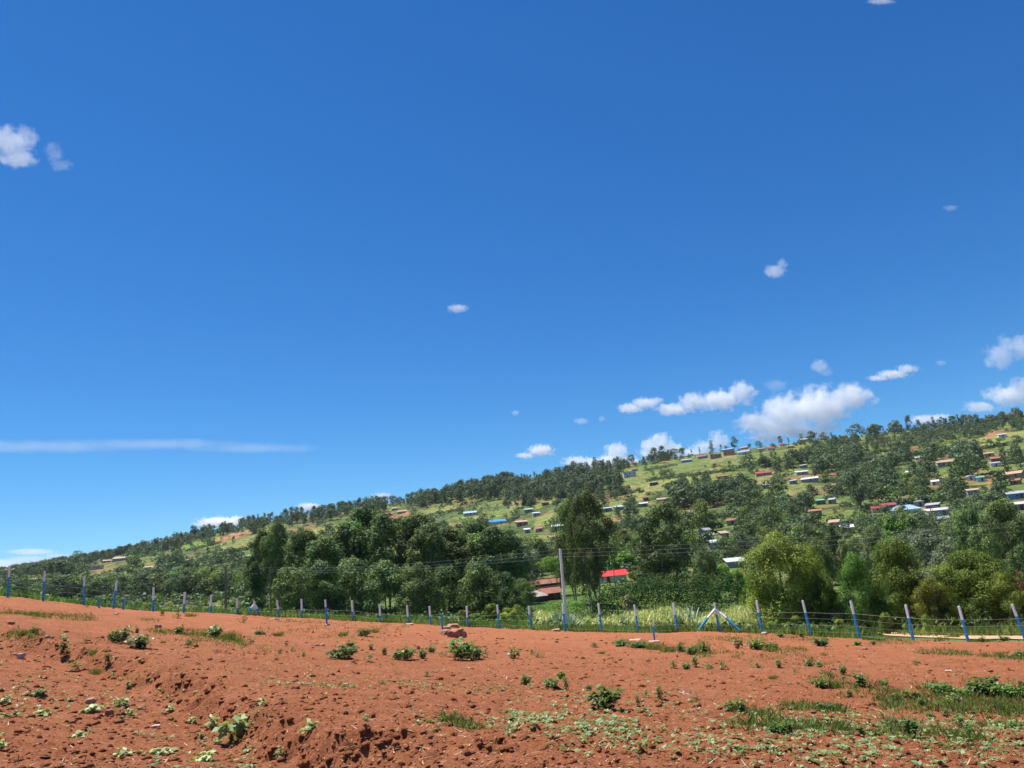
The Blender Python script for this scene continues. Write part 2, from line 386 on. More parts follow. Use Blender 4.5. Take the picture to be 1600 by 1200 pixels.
# ---- the hillside: plots laid on the land; (x0,y0,x1,y1,thickness,colour)
LG, YG, SO, BG, TN, OL, RD = (.130, .180, .050), (.215, .23, .070), (.25, .13, .065), (.13, .235, .035), (.22, .185, .085), (.125, .13, .055), (.36, .165, .085)
PLOTS = [(235, 860, 270, 850, 9, YG), (288, 856, 345, 842, 9, BG), (335, 846, 395, 830, 6, RD), (340, 862, 400, 846, 10, YG), (240, 887, 275, 878, 7, LG), (310, 874, 360, 862, 6, TN), (320, 838, 395, 818, 5, YG),
  (395, 838, 450, 828, 8, LG), (480, 838, 545, 822, 15, YG), (405, 815, 470, 800, 6, TN), (645, 806, 712, 792, 11, YG), (590, 812, 640, 803, 4, RD), (690, 832, 755, 812, 17, YG), (765, 803, 805, 796, 9, LG), (700, 812, 740, 806, 6, LG),
  (780, 815, 812, 805, 8, LG), (798, 791, 832, 779, 9, TN), (838, 790, 872, 779, 9, YG), (836, 822, 862, 806, 18, YG), (948, 780, 955, 767, 8, RD), (975, 747, 1150, 709, 27, LG), (985, 768, 1070, 748, 18, YG), (1045, 757, 1125, 738, 22, YG), (980, 752, 1010, 742, 12, LG),
  (950, 792, 1002, 776, 11, YG), (945, 816, 977, 808, 9, SO), (955, 822, 1000, 812, 7, YG), (1150, 727, 1185, 718, 16, LG), (1178, 748, 1210, 738, 15, TN), (1150, 703, 1170, 700, 4, SO), (1110, 720, 1150, 712, 6, TN), (1168, 764, 1202, 752, 11, YG),
  (1118, 808, 1200, 792, 11, YG), (1110, 822, 1180, 808, 7, LG), (1210, 780, 1310, 762, 20, TN), (1215, 790, 1300, 775, 9, LG), (1300, 747, 1352, 733, 13, YG), (1345, 722, 1402, 708, 20, YG), (1385, 714, 1432, 702, 8, SO), (1304, 750, 1318, 768, 6, RD), (1294, 738, 1304, 744, 8, RD),
  (1200, 815, 1248, 802, 13, BG), (1250, 812, 1290, 806, 7, LG), (1215, 838, 1300, 818, 12, OL), (1348, 792, 1422, 779, 11, TN), (1350, 786, 1400, 778, 4, LG), (1351, 803, 1358, 813, 5, RD), (1455, 747, 1492, 737, 22, LG), (1466, 757, 1492, 750, 11, SO), (1480, 745, 1500, 742, 8, LG),
  (1500, 697, 1600, 680, 16, YG), (1540, 681, 1578, 672, 8, RD), (1545, 706, 1600, 692, 18, LG), (1540, 737, 1600, 724, 12, LG), (1544, 754, 1562, 749, 8, RD), (1525, 774, 1610, 756, 16, LG), (1515, 800, 1610, 784, 12, BG), (1437, 801, 1462, 793, 14, TN), (1330, 850, 1400, 838, 9, OL),
  (1240, 700, 1255, 706, 18, LG), (1340, 684, 1385, 674, 9, LG), (870, 900, 940, 890, 6, OL), (1120, 905, 1165, 900, 6, TN), (1210, 860, 1260, 845, 14, OL), (640, 770, 700, 765, 3, TN), (1010, 735, 1040, 728, 8, LG), (1225, 720, 1250, 712, 14, LG), (1270, 790, 1340, 775, 8, LG),
  (880, 855, 990, 845, 22, LG), (1000, 880, 1060, 870, 26, LG), (1150, 850, 1190, 838, 20, LG), (1560, 840, 1600, 830, 10, OL)]
def plot_mask(px, py, s, soft=2.0):
    x0, y0, x1, y1, th, c = s; th = th*.85; t = np.clip((px-x0)/(x1-x0) if x1 != x0 else 0, 0, 1); yc = y0+(y1-y0)*t
    dx = np.maximum(np.maximum(x0-px, px-x1), 0) if x1 > x0 else np.abs(px-x0)
    return sstep(soft, 0, np.maximum(np.abs(py-yc)-th/2, dx))
u_far = np.concatenate([np.linspace(0, 1, 500), [1.04, 1.09, 1.15, 1.22, 1.32]])
R_a = prof(fold(azA))[0][:, 6]
rr = re_a[:, None]*(R_a/re_a)[:, None]**u_far[None, :]
X, Y = rr*np.sin(azA)[:, None], rr*np.cos(azA)[:, None]; Z = height(X, Y)
Z[:, 0] = edge_xyz[:, 2]
P = np.stack([X, Y, Z], -1).reshape(-1, 3)
px, py, w = proj(P); X, Y = P[:, 0], P[:, 1]; Rv = np.hypot(X, Y)
wx, wy = X+fbm(X/40, Y/40, 50, 3)*26, Y+fbm(X/40, Y/40, 60, 3)*26
idv, d1, d2 = cells(wx/46, wy/25, 5)
pal = np.array([(.075, .11, .034), (.10, .14, .035), (.14, .17, .045), (.09, .12, .04), (.17, .19, .055), (.065, .095, .03), (.20, .15, .06), (.12, .16, .04)])
col = pal[np.minimum((idv*8).astype(int), 7)]
col = np.where(((d2-d1) < .05)[:, None], np.array([.04, .06, .02]), col)
valley = sstep(260, 140, Rv)[:, None]
col = col*(1-valley) + np.array([.10, .145, .035])*valley
wpx, wpy = px+fbm(px/9, py/4, 90, 2)*5, py+fbm(px/7, py/3, 91, 2)*3
front = w > 1
for s in PLOTS:
    k = .78*plot_mask(wpx, wpy, s)*front*(Rv > 100); col = col*(1-k[:, None]) + np.array(s[5])*k[:, None]
mott = 1+.55*fbm(X/7, Y/5, 20, 3)+.5*fbm(X/2.2, Y/1.6, 21, 2)
soilspot = sstep(.22, .5, fbm(X/22, Y/14, 33, 3))[:, None]*.55*(Rv > 150)[:, None]
col = col*(1-soilspot)+np.array([.28, .16, .07])*soilspot
col = np.clip(col*mott[:, None], 0.01, .8)
m, t, b = mat('hillside_land'); at = N(t, 'ShaderNodeAttribute', attribute_name='col')
c = mixc(t, .5, at.outputs['Color'], ramp(t, noise(t, .5, 5, .7), [(.3, (.35, .35, .35)), (.7, (1.5, 1.5, 1.5))]), 'MULTIPLY')
t.links.new(c, b.inputs['Base Color']); b.inputs['Roughness'].default_value = .95; b.inputs['Specular IOR Level'].default_value = .1
bump(t, b, noise(t, .8, 5, .7), 1.0, .6)
ho = link('hillside', mesh_np('hillside', P, grid_faces(len(azA), len(u_far))[:, ::-1], m, smooth=True, attrs={'col': col})); tag(ho, kind='structure')

# ---- dirt road behind the fence, right
far_px = [(1342, 989.5), (1400, 988), (1500, 987.5), (1600, 987), (1700, 986.5), (1800, 986)]
near_px = [(1350, 990.5), (1400, 995), (1500, 999.5), (1600, 1000.5), (1700, 1001), (1800, 1001)]
V = []
def edge_hit(x, y): 
    a, _ = azel(x, y); return ground_hit(x, y, float(edge_r(a))*1.0)
fe = [edge_hit(*p) for p in far_px]; ne = [edge_hit(*p) for p in near_px]
xs = np.linspace(0, len(fe)-1, 60)
for q in xs:
    i = min(int(q), len(fe)-2); f = q-i; A = fe[i]*(1-f)+fe[i+1]*f; B = ne[i]*(1-f)+ne[i+1]*f
    for k in np.linspace(0, 1, 14): p = A*(1-k)+B*k; V.append((p[0], p[1], 0))
V = np.array(V); V[:, 2] = height(V[:, 0], V[:, 1]) + .05
M_road = plain('road_dirt', (.50, .29, .16), .95, .18, .8, bmp=.4, spec=.1, c2=(.60, .38, .23))
tag(link('dirt_road', mesh_np('dirt_road', V, grid_faces(60, 14), M_road, smooth=True)), kind='structure')
road_pts = V

# ================================================================ leaves
def rand_dir(n):
    v = rng.normal(size=(n, 3)); return v/np.linalg.norm(v, axis=1, keepdims=True)
def unit(v): return v/(np.linalg.norm(v, axis=1, keepdims=True)+1e-9)
def leaf_quads(P, Nn, L, asp=.45, D=None):
    """one rhombus leaf (spray of leaves) per point; returns V (4n,3)"""
    n = len(P); r = rand_dir(n) if D is None else D
    d = unit(r - (r*Nn).sum(1, keepdims=True)*Nn); s = np.cross(Nn, d); L = np.broadcast_to(L, (n,))[:, None]
    bend = Nn*L*.10
    V = np.stack([P-d*L*.5, P+s*L*asp*.5+bend, P+d*L*.5, P-s*L*asp*.5+bend], 1)
    return V.reshape(-1, 3)
def quads(n, off=0): return (np.arange(n*4).reshape(n, 4)+off)
def prof_r(kind, t):
    if kind == 'eucalyptus': return .95*np.sin(np.pi*np.clip(t*.80+.16, 0, 1))**.6+.08*(t > .05)
    if kind == 'dome': return np.sqrt(np.clip(1-(t*.98)**2.6, 0, 1))*(.80+.2*np.sin(np.pi*t))
    if kind == 'broad': return np.sqrt(np.clip(1-((t-.38)/.64)**2, 0, 1))
    if kind == 'cone': return (1-t)**.8*.95+.06
    if kind == 'column': return np.sin(np.pi*np.clip(t*.93+.07, 0, 1))**.45*.95
    if kind == 'flat': return np.where(t > .4, 1.0, t/.4*.8+.2)*np.sqrt(np.clip(1-((t-.45)/.6)**2, .05, 1))
    return np.ones_like(t)
Z0 = dict(eucalyptus=.20, dome=.02, broad=.16, cone=.04, column=.05, flat=.62)
def crown(kind, H, W, nc, nl, L, asp=.5, rc=.13, spread=1.0, lean=.0):
    z0 = Z0[kind]*H; t = rng.random(nc)**(.85 if kind != 'cone' else 1.3)
    rad = prof_r(kind, t)*W/2; a = rng.random(nc)*2*math.pi; q = np.sqrt(rng.random(nc))*.55+.42
    irr = 1+.22*np.sin(a*3+rng.random()*6)+.15*np.sin(a*5+t*7+rng.random()*6)
    cr_ = W*rc*(.65+.75*rng.random(nc))
    rad = np.maximum(rad*irr*q*spread-cr_*.35, 0)
    Cc = np.stack([np.cos(a)*rad, np.sin(a)*rad, z0+t*(H-z0)-cr_*.6*t], -1)
    k = rng.choice(nc, nl, p=(cr_**2)/np.sum(cr_**2)); d = rand_dir(nl)
    flip = (d[:, 2] < -.2) & (rng.random(nl) < .55); d[flip, 2] *= -1
    st = np.array([1, 1, 1.25 if kind == 'eucalyptus' else (.35 if kind == 'flat' else .9)])
    rr_ = cr_[k]*(.55+.55*rng.random(nl)**.6)*(1+.25*np.sin(d[:, 0]*5+k)*np.cos(d[:, 1]*4+k*2))
    P = Cc[k]+d*st*rr_[:, None]; P[:, 2] = np.maximum(P[:, 2], .06*H*Z0[kind]+.05)
    Nn = unit(d*1.0+np.array([0, 0, .25])+rand_dir(nl)*.7)
    V = leaf_quads(P, Nn, L*(.6+.8*rng.random(nl)), asp)
    tone = np.clip(.45+rng.normal(size=nc)*.2, 0, 1)[k]+rng.normal(size=nl)*.2
    return V, np.repeat(np.clip(tone, 0, 1), 4), Cc
def trunk(H, rad, Cc, nlimb=7, top=.78, n=7, wob=.02, stems=1):
    mb = MB()
    for s in range(stems):
        k = 9; zz = np.linspace(-.03*H, top*H, k); ox = (s-(stems-1)/2)*rad*3
        P = np.stack([ox*(1+zz/H*2)+np.cumsum(rng.normal(size=k))*wob*H*.3, np.cumsum(rng.normal(size=k))*wob*H*.3, zz], -1); P[:2, :2] = [[ox, 0], [ox, 0]]
        mb.tube(P, rad*np.linspace(1.15, .25, k), n)
        order = rng.permutation(len(Cc))[:nlimb]
        for c in Cc[order]:
            zb = max(.12*H, c[2]-np.hypot(c[0], c[1])*1.1-.05*H); zb = min(zb, top*H*.95)
            b0 = np.array([np.interp(zb, P[:, 2], P[:, 0]), np.interp(zb, P[:, 2], P[:, 1]), zb])
            mid = (b0*.5+c*.5)+np.array([0, 0, -.03*H]); q = rad*.42*(1-zb/H*.5)
            mb.tube([b0, mid, c], [q, q*.7, q*.25], 5)
    return mb
M_bark = plain('bark', (.17, .12, .085), .9, .35, 2.5, bmp=.5, c2=(.30, .24, .18))
M_bark_pale = plain('pale_bark', (.34, .26, .19), .85, .3, 1.5, bmp=.4, c2=(.48, .40, .32))
F_grove = foliage('grove_leaves', (.024, .046, .017), (.185, .24, .088), .2, .65, .14, .12)
F_euc = foliage('eucalyptus_leaves', (.030, .050, .018), (.16, .205, .062), .18, .65, .14, .12)
F_young = foliage('young_tree_leaves', (.026, .052, .012), (.24, .32, .055), .20, .6, .12, .22)
F_dark = foliage('dark_leaves', (.018, .036, .012), (.11, .15, .045), .15, .6, .2, .12)
F_grey = foliage('grey_leaves', (.07, .09, .055), (.20, .23, .14), .25, .5, .3, .10)
F_bright = foliage('bright_leaves', (.04, .09, .014), (.15, .26, .035), .3, .45, .35, .12)
F_far = foliage('far_tree_leaves', (.036, .056, .030), (.125, .160, .078), .22, .6, .2, .14)
F_far2 = foliage('far_grey_tree_leaves', (.044, .064, .042), (.125, .155, .095), .2, .6, .2, .12)
F_far3 = foliage('far_light_tree_leaves', (.06, .092, .026), (.18, .23, .065), .26, .6, .2, .16)
F_under = foliage('undergrowth_leaves', (.03, .06, .016), (.13, .18, .05), .25, .6, .2, .1)
F_hedge = foliage('hedge_leaves', (.010, .030, .007), (.055, .115, .026), .12, .6, .12, .08)
F_red = foliage('red_leaves', (.12, .035, .02), (.42, .13, .08), .3, .5, .3, .1)
FGAIN = 1.0
F_weed = foliage('weed_leaves', (.035, .08, .015), (.16, .25, .055), .35, .45, .35, .12)
F_pale = foliage('pale_seedling_leaves', (.17, .23, .07), (.46, .52, .24), .3, .5, .3, .12)
F_grass = foliage('grass_blades', (.07, .115, .025), (.28, .33, .10), .35, .5, .3, .10)
F_maize = foliage('maize_leaves', (.22, .27, .07), (.72, .66, .30), .35, .5, .3, .10)
F_dry = foliage('dry_stalks', (.42, .30, .16), (.72, .60, .40), .2, .7, .2, .10)
F_agave = foliage('agave_leaves', (.11, .17, .12), (.36, .46, .34), .08, .4, .4, .08)
PROTO = {}
def proto(key, kind, H, W, nc, nl, L, fm, bark=None, variants=2, rc=.13, trad=None, stems=1, spread=1.0, asp=.5, nlimb=7):
    out = []
    for v in range(variants):
        V, tn, Cc = crown(kind, H, W, nc, nl, L, asp, rc, spread)
        cm = mesh_np('crown', V, quads(nl), fm, tint=tn)
        tm = trunk(H, trad or H*.018, Cc, nlimb, stems=stems).mesh('trunk', bark or M_bark, True)
        zz = np.sort(V[:, 2]); hh = zz[int(len(zz)*.995)]
        wpp = np.percentile(np.hypot(V[:, 0], V[:, 1]), 96)*2
        out.append((cm, tm, hh, wpp))
    PROTO[key] = out
proto('grove', 'eucalyptus', 18, 10, 62, 17000, .42, F_grove, M_bark_pale, 5, .125, .2)
proto('tall', 'eucalyptus', 22, 12, 52, 19000, .42, F_euc, M_bark_pale, 3, .135, .26, stems=2, spread=1.1)
proto('young', 'dome', 9, 8, 62, 42000, .20, F_young, M_bark, 5, .135, .12, asp=.4)
proto('bush', 'dome', 5, 5, 30, 11000, .22, F_young, M_bark, 2, .14, .06)
proto('broad', 'broad', 17, 15, 75, 18000, .42, F_dark, M_bark, 3, .10, .3)
proto('round', 'broad', 10, 8, 42, 9000, .32, F_grove, M_bark, 4, .125, .16)
proto('thick', 'dome', 10, 9, 48, 13000, .33, F_grove, M_bark, 4, .14, .14)
proto('cypress', 'cone', 10, 5, 60, 9000, .26, F_dark, M_bark, 2, .15, .14)
proto('acacia', 'flat', 8, 10, 60, 9000, .25, F_bright, M_bark, 2, .12, .15)
proto('grey', 'dome', 8, 8, 60, 9000, .30, F_grey, M_bark_pale, 2, .13, .12)
proto('light', 'dome', 9, 7, 55, 8000, .34, F_far3, M_bark, 2, .14, .12)
proto('banana', 'dome', 5, 6, 40, 4500, .60, F_bright, M_bark, 2, .15, .1)
proto('redbush', 'dome', 3, 3.5, 25, 2500, .22, F_red, M_bark, 1, .16, .05)
NEARTREES = []       # (name for landmarks, px, py)
TREE_N = {}
def tree(name, key, x, ytop, r, wpx, label, cat='tree', group=None, ybase=None, fl=None):
    """a tree whose top shows at pixel (x, ytop) and that stands r metres away"""
    pr = PROTO[key]; k = TREE_N.get(key, 0); TREE_N[key] = k+1; cm, tm, hh, ww = pr[k % len(pr)]
    g, zt = at_r(x, ytop, r); H = zt-g[2]
    # the base of an upright tree shows right of its top: the photograph is tilted
    dist = math.sqrt(g[0]**2+g[1]**2+(zt-EYE)**2); depth = float(np.dot(np.array([g[0], g[1], zt-EYE-H*.3]), fw))
    Wm = wpx*1.12*depth/FPX
    s = H/hh; sx = Wm/ww
    e = empty(name, (g[0], g[1], g[2]-.1), random.random()*6.28, (sx, sx, s))
    tag(e, label, cat, group); link('trunk', tm, e); link('crown', cm, e)
    NEARTREES.append((x, ytop, H)); return e
T = tree
# ---- the dark grove, centre left
GG = 'tall dark trees of the grove left of centre'
T('cypress_tree', 'cypress', 398, 878, 92, 44, 'dark conical cypress standing alone at the left foot of the grove')
for (x, yt, r, w, lab) in [
    (409, 832, 150, 40, 'leftmost dark tree of the grove, right above the conical cypress'),
    (432, 820, 145, 48, 'dark eucalyptus with pointed top at the left end of the grove'),
    (470, 832, 135, 56, 'olive tinged eucalyptus between the pointed left one and the pale bushy ones of the grove'),
    (505, 842, 128, 62, 'lower eucalyptus of the grove directly under the ridge dip, left of the tallest crown'),
    (540, 822, 132, 60, 'eucalyptus on the left flank of the tallest grove crown'),
    (563, 797, 136, 78, 'tallest eucalyptus of the grove, its crown crossing the light green field'),
    (602, 806, 130, 70, 'eucalyptus immediately right of the tallest grove crown'),
    (645, 808, 128, 66, 'twin topped eucalyptus in the middle of the grove with reddish twigs'),
    (668, 822, 122, 60, 'eucalyptus in front of the twin topped one, glossy leaves'),
    (700, 828, 128, 66, 'eucalyptus left of the crown below the bright blue roof, pale green top'),
    (738, 820, 130, 74, 'wide pale green eucalyptus below and left of the bright blue roof'),
    (775, 826, 127, 66, 'rightmost big eucalyptus of the grove, below the bright blue roof'),
    (800, 842, 138, 40, 'slim tree at the right edge of the grove beside the barns')]:
    T('eucalyptus_tree', 'grove', x, yt-3, r, w*1.12, lab, 'tree', GG)
for (x, yt, r, w, lab) in [
    (455, 888, 98, 62, 'low bushy tree at the left front of the grove, beside the thin pole'),
    (500, 880, 100, 64, 'low bushy tree in the grove front, second from the left above the fence'),
    (548, 874, 102, 70, 'rounded dark tree in the grove front under the tallest crown'),
    (600, 878, 100, 70, 'rounded dark tree in the grove front left of the bare pale trunk'),
    (652, 882, 98, 62, 'shaggy small tree in the grove front above two fence posts'),
    (695, 886, 104, 58, 'small tree in the grove front near the short blue stub by the rock'),
    (745, 880, 100, 66, 'bushy tree in the right front of the grove with hanging sprays'),
    (787, 896, 98, 46, 'bushy tree ending the grove front just before the barns')]:
    T('bushy_tree', 'thick', x, yt-2, r, w*1.12, lab, 'tree', 'bushy trees in front of the grove')
for (x, yt, r, w, lab) in [(765, 942, 66, 30, 'leafy green bush behind the fence right of the boulder'), (795, 948, 64, 34, 'light green bush behind the fence left of the concrete pole'), (722, 952, 62, 30, 'low bright bush behind the short blue stub by the boulder'), (808, 944, 74, 26, 'yellowish bush left under the barns by the maize'), (742, 957, 61, 24, 'smallest green bush between boulder and fence posts')]:
    T('bush', 'bush', x, yt, r, w, lab, 'bush')
T('small_tree', 'round', 815, 903, 112, 38, 'blue green small tree hiding the left end of the rusty barns')
T('acacia_tree', 'acacia', 866, 868, 140, 54, 'flat topped feathery green acacia above the rusty barns')
T('grey_bush', 'grey', 829, 893, 150, 20, 'pale silvery bush up left of the rusty barns', 'bush')
T('grey_tree', 'grey', 815, 850, 190, 50, 'pale dry looking tree between the grove and the acacia')
T('small_tree', 'round', 843, 843, 210, 22, 'dark narrow tree left of the tall pair of eucalyptus')
T('eucalyptus_tree', 'tall', 914, 768, 112, 64, 'tall airy eucalyptus behind the concrete pole, highest crown of the middle')
T('eucalyptus_tree', 'tall', 882, 784, 118, 50, 'slimmer eucalyptus touching the left side of the tallest airy one')
T('eucalyptus_tree', 'tall', 908, 812, 100, 48, 'drooping lower eucalyptus whose bare trunk meets the maize behind the pole')
T('broadleaf_tree', 'broad', 1040, 785, 150, 100, 'massive dark broadleaf tree with domed crown above the long hedge')
T('broadleaf_tree', 'broad', 1012, 822, 150, 46, 'dark tree leaning on the left side of the massive domed one')
T('broadleaf_tree', 'round', 1098, 858, 118, 40, 'dark oval tree right of the massive domed one, above the hedge')
T('small_tree', 'light', 974, 828, 230, 34, 'mid green tree between the tall eucalyptus and the domed tree')
T('small_tree', 'light', 1094, 780, 300, 36, 'light green airy tree up right of the domed tree')
T('small_tree', 'bush', 992, 884, 165, 26, 'silvery green bush right of the bright red roof', 'bush')
T('small_tree', 'round', 1006, 884, 160, 22, 'little dark tree right of the silvery bush by the red roof')
T('small_tree', 'round', 955, 820, 260, 34, 'blue green round tree left of the domed tree, mid slope')
T('banana_clump', 'banana', 975, 862, 200, 34, 'bright green banana clump above the bright red roof', 'plant')
T('banana_clump', 'banana', 955, 870, 188, 22, 'smaller bright green clump left of the large banana clump', 'plant')
T('bush', 'bush', 1130, 880, 135, 26, 'bush left of the pale tin shed', 'bush')
T('bush', 'bush', 1150, 892, 118, 30, 'bush below the pale tin shed', 'bush')
# ---- young bright trees on the right, along the road
YG_ = 'young bright green trees along the road'
for (x, yt, r, w, lab) in [
    (1207, 834, 58, 92, 'big rounded young tree with yellow green tips, leftmost beside the road'),
    (1255, 852, 60, 58, 'greyer green tree grown into the right side of the leftmost rounded road tree'),
    (1283, 893, 57, 42, 'lower pale green tree left of the white tin gable'),
    (1332, 866, 57, 66, 'bright yellow green tree right of the white tin gable'),
    (1392, 842, 60, 84, 'tall pointed olive tree in the middle of the road trees'),
    (1452, 902, 58, 50, 'small pale green tree filling the gap between the pointed and the broad road trees'),
    (1510, 860, 60, 106, 'broad dome shaped tree on the right, dry olive top'),
    (1562, 893, 58, 70, 'bright green right shoulder of the broad dome, last of the road trees'),
    (1176, 898, 62, 44, 'small leafy tree at the right end of the long hedge'),
    (1365, 905, 62, 46, 'dark tree squeezed between the bright and the pointed road trees'),
    (1480, 895, 64, 50, 'dark leafy tree behind the small pale green one by the road')]:
    T('young_tree', 'young', x, yt, r, w*1.02, lab, 'tree', YG_)
for (x, yt, r, w, lab) in [(1380, 955, 53, 22, 'small shrub under the bright yellow green road tree'), (1443, 958, 52, 20, 'small pale shrub at the roadside under the pointed tree'), (1240, 960, 53, 24, 'small shrub at the foot of the leftmost rounded tree'), (1205, 962, 52, 20, 'small shrub left of the fence post by the leftmost rounded tree'), (1310, 965, 51, 18, 'tiny shrub in the dark under the bright yellow green tree')]:
    T('bush', 'bush', x, yt, r, w, lab, 'bush')
for (x, yt, r, w, key, lab) in [
    (1506, 790, 110, 56, 'round', 'dark green tree behind the broad dome, left one of the big pair'),
    (1560, 786, 105, 84, 'broad', 'large dark tree at the right edge, right one of the big pair'),
    (1590, 850, 82, 60, 'broad', 'dark tree cut by the right edge above the red leaved bush'),
    (1530, 820, 95, 50, 'round', 'yellow tinged dark tree between the big pair on the right'),
    (1445, 828, 125, 78, 'grey', 'silver grey tree right behind the pointed olive road tree'),
    (1475, 850, 115, 54, 'grey', 'second silver grey tree, nearer the dark pair on the right'),
    (1297, 820, 150, 34, 'cypress', 'dark upright tree behind the white tin gable'),
    (1322, 832, 145, 40, 'round', 'dark tree behind the bright yellow green road tree'),
    (1365, 822, 150, 34, 'round', 'olive tree below the red roofed house'),
    (1393, 808, 190, 44, 'banana', 'green banana clump right under the blue hipped roof, left half'),
    (1420, 810, 190, 36, 'banana', 'green banana clump right under the blue hipped roof, right half'),
    (1275, 840, 140, 40, 'light', 'light bushy tree above the leftmost road tree gap'),
    (1350, 862, 110, 40, 'grey', 'small silvery tree between the bright and the pointed road trees')]:
    T('banana_clump' if key == 'banana' else 'tree', key, x, yt, r, w, lab, 'plant' if key == 'banana' else 'tree')
T('red_leaved_bush', 'redbush', 1590, 893, 66, 22, 'red leaved bush at the right edge', 'bush')

# ---- the long clipped hedge and its low front arm
def hedge(name, pts, thick, label, fm=F_grove, dens=95, L=.22, lump=.35):
    """pts: (x, ytop, r) along the hedge"""
    A = [];
    for x, yt, r in pts:
        g, zt = at_r(x, yt, r); A.append((g[0], g[1], g[2], zt))
    A = np.array(A); seg = np.hypot(*np.diff(A[:, :2], axis=0).T); cum = np.concatenate([[0], np.cumsum(seg)]); Lg = cum[-1]
    hmax = np.max(A[:, 3]-A[:, 2]); n = int(dens*Lg*(hmax+thick)); u = rng.random(n)*Lg
    bx, by, bz, bt = [np.interp(u, cum, A[:, i]) for i in range(4)]
    tx = np.interp(u, (cum[1:]+cum[:-1])/2, np.diff(A[:, 0])/seg) if len(seg) > 1 else np.full(n, (A[1, 0]-A[0, 0])/seg[0])
    ty = np.interp(u, (cum[1:]+cum[:-1])/2, np.diff(A[:, 1])/seg) if len(seg) > 1 else np.full(n, (A[1, 1]-A[0, 1])/seg[0])
    a = rng.random(n)*math.pi*1.15-.08*math.pi; H = bt-bz
    lob = 1+lump*fbm(u/1.3, a*1.2, 5, 3)
    endf = np.sqrt(np.clip(np.minimum(u, Lg-u)/(thick*.5), .05, 1))
    cx = np.cos(a)*thick/2*lob*endf; cz = np.abs(np.sin(a))**.6*np.sign(np.sin(a))*H*lob*np.clip(endf, .6, 1)
    q = .85+.2*rng.random(n)
    P = np.stack([bx-ty*cx*q, by+tx*cx*q, bz+np.maximum(cz*q, 0)], -1)
    nn = unit(np.stack([-ty*np.cos(a), tx*np.cos(a), np.sin(a)], -1)+rand_dir(n)*.8)
    o = A[0, :3]; V = leaf_quads(P, nn, L*(.6+.8*rng.random(n)))-o
    tn = np.repeat(np.clip(.45+.5*fbm(u/1.1, a*1.5, 8, 2)+rng.normal(size=n)*.18, 0, 1), 4)
    return tag(link(name, mesh_np(name, V, quads(n), fm, tint=tn), loc=o), label, 'hedge')
hedge('hedge', [(922, 922, 92), (950, 913, 92), (985, 913, 91), (1020, 908, 90), (1060, 910, 89), (1100, 905, 88), (1135, 902, 86), (1172, 905, 84)], 3.6, 'long thick dark green hedge behind the pale maize', F_hedge)
hedge('hedge', [(985, 904, 106), (1005, 901, 105), (1030, 897, 104), (1080, 897, 102), (1120, 897, 100)], 2.6, 'second dark hedge rising just behind the long thick one', F_hedge)
hedge('hedge', [(836, 944, 96), (858, 943, 95), (885, 940, 94), (916, 936, 92)], 1.6, 'low bright green clipped hedge in front of the rusty barns', F_bright, 130, .16)
# ---- maize and agaves behind the fence
def ground_pts(n, x0, x1, yf, rmin=None, rmax=1e9):
    """n spots on the land seen between pixel rows yf(x) = (ytop, ybottom)"""
    out = []
    for _ in range(n):
        x = x0+(x1-x0)*rng.random(); y0, y1 = yf(x); y = y0+(y1-y0)*rng.random(); a, tt = azel(x, y)
        out.append(ground_hit(x, y, float(edge_r(a)) if rmin is None else rmin))
    return np.array(out)
def polar_pts(n, x0, x1, r0_, r1_, y=960):
    x = x0+(x1-x0)*rng.random(n); a, _ = azel(x, np.full(n, y)); e = edge_r(a); r = r0_+(r1_-r0_)*rng.random(n); r = e+r if r1_ < 30 else r
    X, Y = r*np.sin(a), r*np.cos(a); return np.stack([X, Y, height(X, Y, False)], -1), x
def strips(base, dirs, length, width, seg=3, droop=.6, curl=None):
    """arching strap leaves: base (n,3), dirs (n,3) unit start direction"""
    n = len(base); length = np.broadcast_to(length, (n,)); width = np.broadcast_to(width, (n,)); rows = []
    side = unit(np.cross(dirs, np.array([0, 0, 1.])+rand_dir(n)*.2)); p = base.copy(); d = dirs.copy(); V = []
    for k in range(seg+1):
        f = k/seg; w = width*(math.sin(math.pi*min(.97, f*.75+.22))) if k < seg else width*.08
        V.append(np.stack([p-side*(w/2)[:, None], p+side*(w/2)[:, None]], 1))
        d = unit(d+np.array([0, 0, -1.])*droop/seg*(1+f)); p = p+d*(length/seg)[:, None]
    V = np.stack(V, 1).reshape(n, -1, 3); m_ = (seg+1)*2
    b = np.arange(n)[:, None]*m_
    F = np.concatenate([b+np.array([2*k, 2*k+1, 2*k+3, 2*k+2]) for k in range(seg)], 0)
    return V.reshape(-1, 3), F, m_
def merge(parts):
    Vs, Fs, Ts, o = [], [], [], 0
    for V, F, t_ in parts: Vs.append(V); Fs.append(F+o); Ts.append(t_); o += len(V)
    return np.concatenate(Vs), Fs, np.concatenate(Ts)
mz, mx_ = polar_pts(1100, 838, 1176, 52, 68)
keep = ~((mx_ > 1075) & (mx_ < 1125) & (rng.random(len(mx_)) < .6)) & ~((mx_ > 895) & (mx_ < 985) & (rng.random(len(mx_)) < .65))
mz = mz[keep]; nm = len(mz)
hgt = (1.0+.95*rng.random(nm))*np.interp(mx_[keep], [838, 880, 930, 985, 1050, 1100, 1176], [.8, .6, .45, .75, 1.0, .7, 1.1]); parts = []
for k in range(9):
    a = rng.random(nm)*6.28; z = hgt*(.15+.8*k/9); bse = mz+np.stack([0*z, 0*z, z], -1)
    V, F, mm_ = strips(bse, unit(np.stack([np.cos(a), np.sin(a), .9+0*a], -1)), .55+.25*rng.random(nm), .07, 3, 2.2)
    parts.append((V, F, np.repeat(np.clip(.5+.1*(8-k)/2-.1+rng.normal(size=nm)*.25, 0, 1), mm_)))
